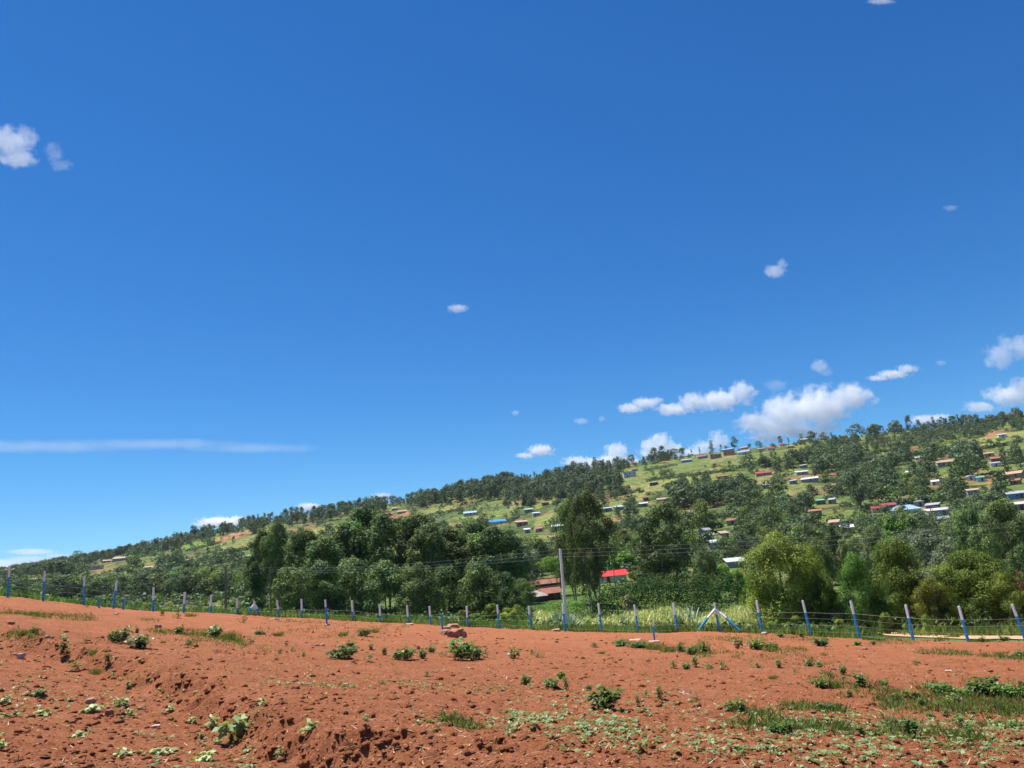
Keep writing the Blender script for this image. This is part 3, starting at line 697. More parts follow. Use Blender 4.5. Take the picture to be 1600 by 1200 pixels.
V, F, mm_ = strips(mz, unit(rand_dir(nm)*.05+np.array([0, 0, 1.])), hgt*1.12, .05, 3, 0.0); parts.append((V, F, np.repeat(.6+.2*rng.random(nm), mm_)))
V, F, tn = merge(parts)
tag(link('maize_crop', mesh_np('maize_crop', V, F, F_maize, tint=tn)), 'pale yellow green maize standing behind the fence', 'crop', kind='stuff')
def agave(x, yb, r, s, label):
    g, _ = at_r(x, yb, r); n = 46; a = np.arange(n)*2.4; el = np.linspace(.2, 1.42, n)
    d = np.stack([np.cos(a)*np.cos(el), np.sin(a)*np.cos(el), np.sin(el)], -1)
    V, F, m_ = strips(np.zeros((n, 3))+d*.05, d, s*(.62+.2*rng.random(n)), s*.10, 4, .12)
    V2 = V+np.array([0, 0, .0]); 
    tag(link('agave_plant', mesh_np('agave_plant', V2, F, F_agave, tint=np.repeat(np.clip(.6+rng.normal(size=n)*.25, 0, 1), m_)), loc=g), label, 'plant')
agave(1076, 960, 56, 2.3, 'large grey green agave right of the maize, its spikes above the fence wires')
agave(1042, 966, 55, 1.8, 'agave in shade beside the fence post left of the largest agave')
agave(872, 968, 53, 1.7, 'agave just left of the concrete pole')
agave(893, 970, 52, 1.5, 'agave just right of the concrete pole foot')
agave(1060, 968, 54, 1.6, 'agave between the shaded one and the largest one')
agave(978, 968, 54, 1.3, 'small agave half hidden in the maize left of centre post')
agave(708, 966, 55, 1.0, 'dark spiky agave behind the fence above the boulder')
agave(860, 972, 53, 1.1, 'smallest agave, at the left end of the maize')

# ---- grass strip behind the fence and along the road
def blades(P, h, w, lean=.5):
    n = len(P); a = rng.random(n)*6.28
    d = unit(np.stack([np.cos(a)*lean*rng.random(n), np.sin(a)*lean*rng.random(n), np.ones(n)], -1)); s = unit(np.cross(d, rand_dir(n)))*(w/2)
    s = s if np.ndim(s) == 2 else s
    h = np.broadcast_to(h, (n,))[:, None]; tip = P+d*h+np.stack([np.cos(a), np.sin(a), 0*a], -1)*h*.25*rng.random((n, 1))
    mid = P+d*h*.5
    V = np.stack([P-s, P+s, mid+s*.8, tip], 1)
    return V.reshape(-1, 3)
def not_road(P):
    k = np.ones(len(P), bool)
    for i in range(0, len(P), 4000):
        q = P[i:i+4000, None, :2]-road_pts[None, ::2, :2]; k[i:i+4000] = np.min(np.hypot(q[..., 0], q[..., 1]), 1) > .42
    return k
Ps = []
p, x = polar_pts(26000, 370, 1335, -.6, 9); k = fbm(p[:, 0]/1.5, p[:, 1]/1.5, 4, 3) > -.25; Ps.append((p[k], .33))
p, x = polar_pts(8000, 1180, 1620, 9.5, 14); Ps.append((p, .45))
p, x = polar_pts(2600, -30, 400, .2, 5); k = fbm(p[:, 0]/1.4, p[:, 1]/1.4, 4, 3) > -.05; Ps.append((p[k], .36))
p, x = polar_pts(5000, 1340, 1620, -2.0, .2); k = fbm(p[:, 0]/1.1, p[:, 1]/1.1, 14, 3) > .12; Ps.append((p[k], .13))
V = []; tn = []
for p, h in Ps:
    p = p[not_road(p)]; n = len(p); hh = h*(.45+.9*rng.random(n))*(1+.8*fbm(p[:, 0]/1.2, p[:, 1]/1.2, 6, 2)); V.append(blades(p, hh, .075)); tn.append(np.repeat(np.clip(.45+.7*fbm(p[:, 0]/2, p[:, 1]/2, 16, 2)+rng.normal(size=n)*.2, 0, 1), 4))
V = np.concatenate(V); tn = np.concatenate(tn)
tag(link('grass', mesh_np('grass', V, quads(len(V)//4), F_grass, tint=tn)), 'grass strip growing along the fence and the road', 'grass', kind='stuff')
# low leafy undergrowth in the strip and the valley right behind it
Ps = []
p, x = polar_pts(5000, 380, 1340, 1, 13); k = fbm(p[:, 0]/2.2, p[:, 1]/2.2, 24, 3) > .08; p = p[k]; p[:, 2] += rng.random(len(p))*.55; Ps.append(p)
for (x0, x1, ra, rb_, n_, hm) in [(380, 840, 62, 110, 9000, .9), (1180, 1640, 55, 85, 9000, .9), (820, 1180, 70, 125, 5000, .5), (-40, 400, 50, 130, 9000, 1.1)]:
    p, x = polar_pts(n_, x0, x1, ra, rb_); p[:, 2] += rng.random(len(p))*hm*(.4+fbm(p[:, 0]/3, p[:, 1]/3, 25, 2)+.4); Ps.append(p)
P = np.concatenate(Ps); V = leaf_quads(P, unit(rand_dir(len(P))+np.array([0, 0, .8])), .30*(.5+rng.random(len(P))))
tag(link('undergrowth', mesh_np('undergrowth', V, quads(len(P)), F_under, tint=np.repeat(np.clip(.3+rng.normal(size=len(P))*.25, 0, 1), 4))), 'low leafy undergrowth behind the fence', 'undergrowth', kind='stuff')
# ================================================================ houses
TIN, TIN2, WHT, RUST, RED, MAROON, BLU, BLU2, TEAL, TAN, BRN, GRY = [corrugated(n, c, c2, r_, m_) for n, c, c2, r_, m_ in [
    ('tin_roof', (.50, .53, .55), (.34, .35, .35), .45, .3), ('old_tin_roof', (.36, .33, .29), (.25, .20, .16), .6, .2), ('white_tin_roof', (.60, .62, .64), (.44, .45, .45), .5, .2),
    ('rusty_roof', (.36, .15, .09), (.22, .10, .07), .8, 0), ('red_roof', (.66, .02, .02), (.54, .025, .02), .4, 0), ('maroon_roof', (.38, .07, .065), (.28, .06, .06), .5, 0),
    ('blue_roof', (.26, .40, .62), (.32, .44, .60), .45, .1), ('bright_blue_roof', (.03, .25, .50), (.04, .21, .42), .5, 0), ('teal_roof', (.12, .38, .34), (.16, .36, .32), .5, 0),
    ('tan_roof', (.42, .31, .21), (.34, .24, .17), .7, 0), ('brown_roof', (.26, .14, .09), (.18, .10, .07), .7, 0), ('dark_grey_roof', (.17, .17, .18), (.12, .12, .12), .6, .1)]]
W_white, W_tan, W_brick, W_brown, W_grey, W_blue, W_stone, W_dark, W_orange = [plain(n, c, .85, .15, 1.2, bmp=.15) for n, c in [
    ('white_wall', (.68, .66, .60)), ('tan_wall', (.46, .35, .24)), ('brick_wall', (.42, .24, .15)), ('mud_wall', (.26, .15, .09)), ('grey_wall', (.30, .30, .29)), ('blue_wall', (.20, .30, .45)), ('stone_wall', (.42, .40, .36)), ('timber_wall', (.10, .065, .045)), ('earth_wall', (.42, .18, .09))]]
M_glass = plain('dark_window', (.03, .035, .04), .2, .2, 2, spec=.6)
M_door = plain('timber_door', (.16, .07, .035), .6, .2, 3)
HOUSES = []      # landmarks for the tree labels: (x, y, short name)
def house(x, yb, wpx, wall, roof, kind, short, extra='', hpx=None, rmin=None, yaw=None, cat='house', win=2, name='house', r=None, wratio=.62):
    if r is None:
        a, _ = azel(x, yb); g = ground_hit(x, yb, rmin or 110)
    else: g, _ = at_r(x, yb, r)
    d = np.array([g[0], g[1], g[2]-EYE]); depth = float(d@fw); w = wpx*.9*depth/FPX; az = math.atan2(g[0], g[1])
    dd = max(3.0, w*wratio); h = 1.9 if w < 14 else 2.3
    if hpx: h = hpx*.85*depth/FPX
    w = min(w, 28)
    yaw = (random.uniform(-.35, .35) if yaw is None else yaw)
    e = empty(name, (g[0], g[1], g[2]), -az+yaw); label = short+(' '+extra if extra else '')
    tag(e, label, cat); HOUSES.append((x, yb, short))
    hw, hd = w/2, dd/2; mb = MB(); n_ = max(1, int(w/3.2))
    # wall: front with real openings is not resolvable here, so wall blocks with a plinth
    mb.box((0, 0, (h-1.6)/2), (w, dd, h+1.6))
    rise = {'gable': .34*hd+.35, 'hip': .55*hd, 'shed': 0, 'flat': 0, 'open': 0}[kind]
    if kind == 'gable':
        mb.add([(-hw, -hd, h), (-hw, hd, h), (-hw, 0, h+rise), (hw, -hd, h), (hw, hd, h), (hw, 0, h+rise)], [(0, 2, 1), (3, 4, 5), (0, 3, 5, 2), (1, 2, 5, 4)])
    mb.build('wall', wall, e)
    if kind != 'open':
        rf = MB(); o = .35; th = .07
        if kind == 'gable':
            k = rise/hd
            for sgn in (-1, 1):
                y0, z0, y1, z1 = sgn*(hd+o), h-o*k+.03, 0, h+rise+.03
                V = [(-hw-o, y0, z0), (hw+o, y0, z0), (hw+o, y1, z1), (-hw-o, y1, z1)]; V += [(a, b, c+th) for a, b, c in V]
                rf.add(V, [(0, 1, 2, 3)[::-1], (4, 5, 6, 7), (0, 1, 5, 4), (1, 2, 6, 5), (3, 0, 4, 7)] if sgn < 0 else [(0, 1, 2, 3), (4, 5, 6, 7)[::-1], (0, 1, 5, 4)[::-1], (1, 2, 6, 5)[::-1], (3, 0, 4, 7)[::-1]])
            rf.box((0, 0, h+rise+.12), (w+.75, .35, .06))
        elif kind == 'hip':
            a_, b_ = hw+o, hd+o; q = max(.3, hw-hd); z = h+.02
            V = [(-a_, -b_, z), (a_, -b_, z), (a_, b_, z), (-a_, b_, z), (-q, 0, z+rise), (q, 0, z+rise)]
            rf.add(V, [(0, 1, 5, 4), (1, 2, 5), (2, 3, 4, 5), (3, 0, 4), (3, 2, 1, 0)])
            rf.box((0, 0, z+rise+.01), (2*q+.2, .3, .08))
        else:
            t = .22 if kind == 'shed' else .05; a_, b_ = hw+o, hd+o; z = h+.03
            V = [(-a_, -b_, z), (a_, -b_, z), (a_, b_, z+2*b_*t), (-a_, b_, z+2*b_*t)]; V += [(p, q, s+th) for p, q, s in V]
            rf.add(V, [(3, 2, 1, 0), (4, 5, 6, 7), (0, 1, 5, 4), (1, 2, 6, 5), (2, 3, 7, 6), (3, 0, 4, 7)])
            mb2 = MB(); mb2.add([(-hw, -hd, h), (-hw, hd, h), (-hw, hd, z+(2*b_-o)*t), (hw, -hd, h), (hw, hd, h), (hw, hd, z+(2*b_-o)*t)], [(0, 2, 1), (3, 4, 5), (1, 2, 5, 4)]); mb2.build('gable_wall', wall, e)
        rf.build('roof', roof, e)
    dm = MB(); dx = random.choice([-.18, .05, .2])*w; dh = min(2.0, h*.84); dm.box((dx, -hd-.03, dh/2), (min(.95, dh*.55), .1, dh)); dm.build('door', M_door, e)
    k = 0
    for i in range(n_):
        wx_ = -hw+(i+.5)*w/n_
        if abs(wx_-dx) < 1.1 or k >= 5: continue
        wm = MB(); wm.box((wx_, -hd-.02, h*.58), (min(1.0, h*.4), .08, h*.32)); wm.build('window', M_glass, e); k += 1
    return e
Hs = house
# right part of the slope, ridge first
Hs(1204, 703, 11, W_white, RED, 'gable', 'white house with small red roof on the ridge')
Hs(1223, 697, 12, W_white, RED, 'hip', 'red roofed house topmost of the ridge cluster')
Hs(1236, 700, 10, W_tan, TAN, 'shed', 'tan walled shed beside the topmost red ridge roof', cat='shed')
Hs(1256, 686, 17, W_tan, TAN, 'hip', 'house with steep tan pyramid roof on the skyline', hpx=4)
Hs(1284, 676, 12, W_stone, GRY, 'gable', 'grey gabled house among ridge trees')
Hs(1316, 675, 13, W_tan, BRN, 'gable', 'pinkish house under ridge trees')
Hs(1397, 668, 14, W_tan, TAN, 'shed', 'long tan roof below the single bushy ridge tree')
Hs(1465, 656, 14, W_brick, MAROON, 'gable', 'reddish roof behind the ridge hedge')
Hs(1577, 641, 26, W_tan, BRN, 'gable', 'large tan house on the skyline at far right', hpx=8)
Hs(1566, 683, 12, W_white, WHT, 'shed', 'small white shed by the orange scar', cat='shed')
Hs(1545, 713, 15, W_tan, TAN, 'gable', 'tan roofed house right of the huge dark tree')
Hs(1559, 721, 20, W_brown, RUST, 'gable', 'long rusty roofed house at upper right')
Hs(1556, 729, 14, W_white, TIN, 'shed', 'pale sheds below the long rusty roof', cat='shed')
Hs(1478, 727, 32, W_tan, TAN, 'gable', 'very long tan roofed house left of the huge dark tree')
Hs(1436, 719, 10, W_white, WHT, 'shed', 'little white roofed hut in upper right trees', cat='hut')
Hs(1424, 742, 14, W_grey, WHT, 'gable', 'whitish roofed house amid dark round trees')
Hs(1585, 746, 30, W_brick, TAN, 'gable', 'long tan roof at the right edge above the dark hedge')
Hs(1588, 757, 15, W_orange, RUST, 'gable', 'short rust red roof at the right edge')
Hs(1519, 750, 15, W_white, WHT, 'shed', 'white tin shed under the huge dark tree', cat='shed')
Hs(1533, 752, 11, W_white, TEAL, 'shed', 'green roofed shed under the huge dark tree', cat='shed')
Hs(1462, 758, 11, W_white, WHT, 'gable', 'white hut beside the orange yard', cat='hut')
Hs(1521, 773, 17, W_blue, TAN, 'shed', 'bright blue walled shop hut', cat='hut')
Hs(1590, 779, 28, W_blue, TIN, 'shed', 'long tin roofed row with bluish walls at the right edge', yaw=.1)
Hs(1592, 797, 22, W_grey, WHT, 'shed', 'low white tin roof beside the bright green field', cat='shed')
Hs(1256, 731, 11, W_grey, TIN, 'shed', 'small tin hut at the upper end of the red path', cat='hut')
Hs(1253, 742, 20, W_stone, WHT, 'shed', 'long pale tin shed left of the red path', cat='shed')
Hs(1266, 753, 27, W_grey, WHT, 'shed', 'grey walled house with long white tin roof', hpx=5)
Hs(1240, 756, 11, W_grey, TIN, 'shed', 'tiny tin shed left of the long white tin roof', cat='shed')
Hs(1283, 788, 15, W_brown, TEAL, 'hip', 'teal roofed house beside the bright green field')
Hs(1301, 787, 10, W_grey, TIN, 'shed', 'small tin shed right of the teal roof', cat='shed')
Hs(1275, 806, 20, W_brown, RUST, 'shed', 'brown shack below the teal roof', cat='shack')
Hs(1370, 801, 17, W_tan, MAROON, 'gable', 'lower maroon roof at the left of the blue hipped roof', yaw=.3)
Hs(1388, 798, 24, W_blue, MAROON, 'gable', 'higher maroon roof beside the blue hipped roof', yaw=.25, hpx=10)
Hs(1414, 801, 50, W_white, BLU, 'hip', 'big pale blue hipped roof', hpx=5, yaw=.05)
Hs(1438, 791, 14, W_stone, GRY, 'hip', 'dark grey roof behind the blue hipped one')
Hs(1459, 797, 20, W_brown, TIN, 'shed', 'tin roofed brown house right of the blue hipped roof')
Hs(1467, 806, 36, W_stone, WHT, 'shed', 'low long white roof below the brown house', wratio=.2)
Hs(1475, 816, 20, W_blue, TIN, 'shed', 'blue grey shed below the long white roof', yaw=.3, hpx=6)
Hs(1306, 824, 16, W_tan, TAN, 'gable', 'tan roofed house above the tin roof')
Hs(1325, 833, 20, W_tan, WHT, 'gable', 'white tin roof with tan wall behind the road trees')
Hs(1293, 903, 24, W_white, WHT, 'gable', 'white tin gable showing between the road trees', r=84, yaw=1.35, hpx=20)
Hs(1357, 894, 9, W_white, WHT, 'gable', 'sliver of white wall between two road trees', r=84, hpx=10)
Hs(1464, 855, 14, W_brown, RUST, 'shed', 'rusty sheet roof in the silvery tree', cat='shed', rmin=150)
# middle of the slope
Hs(984, 745, 22, W_white, BLU, 'flat', 'blue and white two storey building', 'on its own terrace', hpx=9, yaw=.1)
Hs(992, 736, 9, W_tan, BRN, 'gable', 'brown roofed hut above the two storey building', cat='hut')
Hs(991, 726, 8, W_brick, MAROON, 'gable', 'little red roof on the crest above the two storey building')
Hs(1073, 722, 18, W_blue, TIN, 'shed', 'tin roofed house with blue wall at the field top')
Hs(1098, 716, 15, W_blue, MAROON, 'gable', 'red roofed house with blue wall on the crest')
Hs(1118, 716, 19, W_brick, TAN, 'open', 'roofless brick shell on the crest', 'beside the red roofed house', cat='building', hpx=7, name='unfinished_building')
Hs(1140, 711, 18, W_brick, TAN, 'open', 'second roofless brick shell', 'with rows of window holes', cat='building', hpx=7, name='unfinished_building')
Hs(1138, 705, 18, W_stone, BLU, 'shed', 'bluish tin roof behind the brick shells')
Hs(1163, 709, 20, W_white, BLU, 'gable', 'white house with light blue roof on the crest')
Hs(1163, 699, 12, W_tan, TAN, 'gable', 'tan gable behind the light blue crest roof')
Hs(1190, 704, 12, W_white, TAN, 'shed', 'tan roof left of the white and red ridge house')
Hs(1129, 748, 18, W_brown, RUST, 'gable', 'red brown roof in the middle field')
Hs(1156, 748, 16, W_grey, GRY, 'shed', 'low grey roofs right of the red brown one', cat='shed')
Hs(1193, 743, 26, W_brick, MAROON, 'gable', 'long red roofed house on orange ground', hpx=4)
Hs(1197, 763, 11, W_grey, WHT, 'shed', 'white tin hut below the long red roof', cat='hut')
Hs(1022, 758, 14, W_dark, GRY, 'shed', 'dark low hut in the terraced field', cat='hut')
Hs(1005, 792, 16, W_grey, WHT, 'shed', 'bright tin roof above the domed tree')
Hs(1036, 785, 20, W_tan, TAN, 'shed', 'flat tan roofs right above the domed tree')
Hs(950, 799, 14, W_grey, TIN, 'shed', 'left tin shed of the pair right of the tall eucalyptus', cat='shed')
Hs(967, 797, 16, W_grey, WHT, 'shed', 'right tin shed of the pair right of the tall eucalyptus', cat='shed', yaw=.4)
Hs(1009, 782, 9, W_orange, RUST, 'shed', 'orange walled hut above the bright tin roof', cat='hut')
Hs(815, 822, 20, W_brick, TAN, 'shed', 'brick coloured building left of the tall eucalyptus', hpx=7)
Hs(826, 800, 14, W_grey, TIN, 'shed', 'upper tin roof left of the tall eucalyptus')
Hs(838, 806, 12, W_stone, WHT, 'shed', 'lower tin roof left of the tall eucalyptus')
Hs(852, 789, 12, W_brown, RUST, 'shed', 'small rust red hut up the slope from the tin roofs', cat='hut')
Hs(843, 831, 12, W_tan, MAROON, 'gable', 'pink red roof below the brick coloured building')
Hs(824, 833, 10, W_grey, WHT, 'shed', 'white tin sheet below the brick coloured building', cat='shed')
Hs(872, 828, 20, W_stone, WHT, 'shed', 'white sheds behind the slim eucalyptus', cat='shed')
Hs(862, 843, 10, W_tan, TAN, 'gable', 'tan gable end left of the tall eucalyptus', hpx=5)
Hs(1079, 807, 8, W_white, WHT, 'shed', 'tiny white hut right of the domed tree', cat='hut')
Hs(1102, 835, 16, W_grey, TIN, 'gable', 'blue grey tin gable right of the domed tree', yaw=.8, hpx=8)
Hs(1108, 845, 18, W_white, TIN2, 'shed', 'white walled house below the blue grey gable')
Hs(1144, 820, 14, W_tan, RUST, 'gable', 'salmon roofed little house')
Hs(1132, 842, 13, W_tan, TAN, 'shed', 'tan wall between bushes')
Hs(1117, 857, 21, W_grey, WHT, 'shed', 'white tin roofs above the pale tin shed')
Hs(959, 848, 13, W_brick, RED, 'shed', 'small bright red roof right of the tall eucalyptus')
Hs(993, 862, 7, W_white, WHT, 'shed', 'small white hut left under the domed tree', cat='hut')
# valley floor
Hs(1150, 886, 31, W_grey, WHT, 'shed', 'pale tin shed', 'open below, above the long hedge', rmin=100, yaw=.25, hpx=10, cat='shed')
Hs(957, 910, 46, W_white, RED, 'gable', 'bright red roofed house with white wall', 'and brown door behind the hedge', rmin=100, yaw=.12, hpx=13, wratio=.7)
Hs(853, 917, 52, W_dark, RUST, 'gable', 'back barn with rusty brown roof', 'behind the concrete pole', rmin=90, yaw=.2, hpx=7, cat='barn', name='barn', wratio=.45)
Hs(858, 937, 34, W_dark, RUST, 'gable', 'front barn of dark boards with rusty roof', rmin=75, yaw=.35, hpx=13, cat='barn', name='barn', wratio=.6)
Hs(840, 940, 20, W_dark, TIN2, 'shed', 'lean-to with patched rusty tin at the left of the front barn', rmin=75, yaw=.45, hpx=9, cat='barn', name='lean_to', wratio=.5)
# left slope
Hs(628, 802, 14, W_brick, TAN, 'shed', 'tan roof above the grove, right one')
Hs(606, 806, 16, W_tan, MAROON, 'gable', 'tan walls with red roof above the grove, left one')
Hs(617, 797, 10, W_tan, TAN, 'shed', 'upper little roof above the grove', cat='hut')
Hs(735, 805, 22, W_stone, BLU, 'gable', 'bluish grey roof up left of the bright blue roof')
Hs(777, 819, 30, W_white, BLU2, 'shed', 'bright blue roof right above the grove', yaw=.1, hpx=4)
Hs(522, 845, 20, W_tan, TAN, 'shed', 'pale tan roof in the light field behind the grove')
Hs(408, 883, 15, W_tan, TAN, 'shed', 'pinkish roof behind the conical cypress')
Hs(149, 890, 22, W_stone, GRY, 'open', 'grey unfinished stone building', 'on the left slope', cat='building', hpx=7, name='unfinished_building')
Hs(166, 879, 13, W_tan, TAN, 'gable', 'left tan house above the stone building')
Hs(188, 876, 22, W_tan, TAN, 'shed', 'right tan house above the stone building')
Hs(23, 912, 17, W_tan, TAN, 'shed', 'pinkish tan roof by the leftmost posts')
Hs(54, 910, 18, W_brown, BRN, 'shed', 'brown roof between the leftmost two posts')
Hs(386, 874, 18, W_brown, TEAL, 'hip', 'turquoise roof left of the conical cypress')
Hs(274, 894, 11, W_white, TEAL, 'shed', 'pale green tin on the left slope', cat='hut')
Hs(232, 891, 12, W_tan, TAN, 'shed', 'tan hut on the left slope', cat='hut')
Hs(295, 879, 8, W_white, WHT, 'shed', 'tiny white hut on the left slope', cat='hut')

# the straw heap in the hedge
g, _ = at_r(982, 925, 95); n = 1400; d = rand_dir(n); d[:, 2] = np.abs(d[:, 2])
Pp = d*np.array([.9, .9, 1.5])*(.9+.15*rng.random((n, 1)))+np.array([0, 0, .9]); V = leaf_quads(Pp, unit(d+rand_dir(n)*.4), .45, .3)
tag(link('straw_heap', mesh_np('straw_heap', V, quads(n), F_dry, tint=np.repeat(rng.random(n), 4)), loc=g), 'pale conical straw heap poking out of the long hedge', 'straw heap')

# ================================================================ trees of the far slope
ISIZE = {}
def far_proto(kind, H, W, nl, L, nc, rc, fm, v=4, asp=.6):
    out = []
    for i in range(v):
        V, tn, Cc = crown(kind, H, W, nc, nl, L, asp, rc)
        V = V/np.array([W, W, H]); mb = MB(); mb.tube([(0, 0, -.1), (.0, 0, .3), (.02, 0, .75)], [.022*H/W*1.2, .018*H/W, .008], 5)
        tv = np.concatenate(mb.v); k = len(tv); tq = [f for f in mb.f if len(f) == 4]
        out.append((np.concatenate([V, tv]), np.concatenate([quads(nl), np.array(tq)+len(V)]), np.concatenate([tn, np.zeros(k)]), nl, len(tq)))
    return out
FP = dict(eucalyptus=far_proto('eucalyptus', 14, 7, 420, 1.15, 26, .17, F_far), round=far_proto('dome', 8, 8, 380, 1.0, 20, .19, F_far), broad=far_proto('broad', 12, 12, 480, 1.2, 24, .17, F_far),
          column=far_proto('column', 12, 3.4, 300, .8, 22, .28, F_far), pine=far_proto('cone', 10, 5, 260, .9, 16, .22, F_far2), light=far_proto('dome', 7, 7, 340, .9, 18, .2, F_far3), flat=far_proto('flat', 8, 11, 300, 1.0, 18, .14, F_far))
FPN = {k: far_proto(kd, H_, W_, nl*3, L_*.55, nc, rc_, fm_, 3) for k, kd, H_, W_, nl, L_, nc, rc_, fm_ in [('eucalyptus', 'eucalyptus', 14, 7, 420, 1.15, 34, .15, F_far), ('round', 'dome', 8, 8, 380, 1.0, 30, .17, F_far), ('broad', 'broad', 12, 12, 480, 1.2, 34, .15, F_far), ('light', 'dome', 7, 7, 340, .9, 28, .18, F_far3), ('column', 'column', 12, 3.4, 300, .8, 26, .26, F_far), ('pine', 'cone', 10, 5, 260, .9, 22, .2, F_far2), ('flat', 'flat', 8, 11, 300, 1.0, 22, .13, F_far)]}
FMAT = dict(eucalyptus=F_far, round=F_far, broad=F_far, column=F_far, pine=F_far2, light=F_far3, flat=F_far3)
ASP = dict(eucalyptus=.55, round=1.0, broad=.95, column=.28, pine=.5, light=1.0, flat=1.3)
FAR = []   # (x, y, ground point, height, kind, px height)
def add_far(x, y, kind, hpx=None, H=None, rmin=None, asp=None):
    g = ground_hit(x, y, rmin or 150)
    dep = float(np.array([g[0], g[1], g[2]-EYE])@fw)
    if H is None: H = hpx*dep/FPX
    FAR.append([x, y, g, H, kind, H/dep*FPX, asp or ASP[kind]*random.uniform(.8, 1.25)])
# ones that stand out in the photograph (x, y foot, height in pixels, kind)
for x, y, h, k in [(302, 829, 20, 'eucalyptus'), (130, 862, 9, 'eucalyptus'), (144, 858, 8, 'pine'), (67, 886, 10, 'round'), (490, 790, 9, 'pine'), (506, 795, 13, 'broad'), (528, 793, 14, 'eucalyptus'), (557, 787, 12, 'eucalyptus'), (625, 778, 14, 'pine'), (645, 775, 12, 'pine'), (669, 772, 13, 'eucalyptus'), (736, 765, 15, 'broad'), (755, 763, 16, 'eucalyptus'), (769, 762, 14, 'pine'), (790, 757, 16, 'eucalyptus'), (585, 802, 26, 'broad'),
    (688, 810, 18, 'column'), (720, 802, 12, 'round'), (620, 835, 24, 'round'), (646, 804, 12, 'round'), (898, 735, 17, 'broad'), (930, 732, 18, 'eucalyptus'), (944, 733, 16, 'column'), (872, 742, 10, 'pine'), (985, 724, 14, 'broad'), (1023, 722, 22, 'eucalyptus'), (1036, 720, 24, 'eucalyptus'), (1063, 714, 15, 'flat'), (1050, 716, 10, 'round'), (1046, 754, 22, 'broad'), (1030, 788, 32, 'eucalyptus'), (1005, 784, 32, 'eucalyptus'), (1107, 757, 24, 'pine'),
    (1081, 712, 11, 'pine'), (1094, 710, 12, 'column'), (1113, 705, 20, 'pine'), (1148, 700, 22, 'eucalyptus'), (1127, 704, 12, 'pine'), (1135, 703, 13, 'pine'), (1156, 700, 16, 'eucalyptus'), (1155, 735, 26, 'round'), (1169, 730, 24, 'broad'), (1192, 725, 22, 'column'), (1212, 722, 22, 'column'), (1240, 725, 24, 'broad'), (1219, 690, 14, 'eucalyptus'), (1232, 689, 10, 'column'), (1185, 697, 10, 'broad'), (1170, 698, 9, 'broad'),
    (1217, 783, 38, 'broad'), (1205, 770, 30, 'round'), (1268, 773, 16, 'round'), (1246, 790, 16, 'column'), (1260, 796, 20, 'round'), (1298, 772, 14, 'round'), (1276, 745, 18, 'round'), (1325, 735, 24, 'broad'), (1338, 675, 20, 'broad'), (1365, 672, 17, 'eucalyptus'), (1379, 666, 12, 'column'), (1392, 665, 16, 'broad'), (1401, 664, 12, 'flat'), (1420, 663, 24, 'eucalyptus'), (1457, 655, 20, 'column'), (1484, 652, 17, 'flat'), (1566, 640, 14, 'pine'), (1593, 638, 12, 'column'), (1509, 650, 10, 'eucalyptus'), (1518, 647, 10, 'broad'),
    (1415, 710, 30, 'broad'), (1362, 740, 30, 'broad'), (1382, 755, 40, 'broad'), (1408, 758, 40, 'round'), (1370, 768, 30, 'round'), (1430, 745, 24, 'round'), (1332, 760, 26, 'round'), (1347, 800, 60, 'eucalyptus'), (1330, 780, 34, 'broad'), (1452, 745, 24, 'round'), (1447, 715, 22, 'broad'), (1463, 712, 20, 'broad'), (1480, 708, 18, 'pine'), (1512, 750, 46, 'eucalyptus'), (1527, 752, 50, 'eucalyptus'), (1519, 748, 56, 'broad'), (1538, 757, 36, 'eucalyptus'),
    (1492, 764, 42, 'column'), (1502, 768, 32, 'column'), (1575, 742, 42, 'column'), (1597, 736, 44, 'column'), (1590, 718, 24, 'broad'), (1548, 700, 14, 'round'), (1566, 697, 14, 'flat'), (1528, 693, 14, 'flat'), (1410, 780, 16, 'flat'), (1395, 785, 14, 'flat'), (1440, 790, 22, 'round'), (1453, 775, 24, 'light'), (1424, 775, 18, 'light'), (1260, 838, 20, 'round'), (1240, 808, 14, 'column'), (1290, 800, 14, 'column'),
    (1175, 818, 16, 'round'), (1133, 818, 12, 'round'), (1160, 815, 14, 'pine'), (1120, 790, 20, 'round'), (1145, 790, 24, 'broad'), (1090, 780, 22, 'round'), (1070, 778, 20, 'round'), (1160, 784, 26, 'broad'), (1115, 772, 20, 'broad'), (1100, 800, 16, 'round'), (965, 812, 20, 'round'), (981, 818, 26, 'round'), (992, 806, 16, 'round'), (250, 905, 22, 'broad'), (185, 915, 30, 'broad'), (105, 905, 26, 'broad'), (120, 880, 20, 'broad'), (215, 885, 20, 'flat'), (280, 880, 22, 'broad'), (335, 882, 14, 'broad'), (278, 875, 22, 'eucalyptus'), (228, 920, 26, 'round'), (150, 925, 24, 'round'), (290, 935, 34, 'broad'), (320, 935, 30, 'round'), (260, 938, 26, 'round'), (200, 935, 22, 'round'), (345, 925, 34, 'broad'), (372, 920, 40, 'broad'), (390, 945, 46, 'round'), (352, 895, 22, 'round'), (40, 925, 18, 'round'), (70, 930, 16, 'light'), (325, 880, 26, 'column'), (365, 850, 12, 'eucalyptus'), (318, 852, 20, 'eucalyptus'), (330, 856, 18, 'broad'), (272, 842, 14, 'eucalyptus')]:
    add_far(x, y, k, hpx=h)
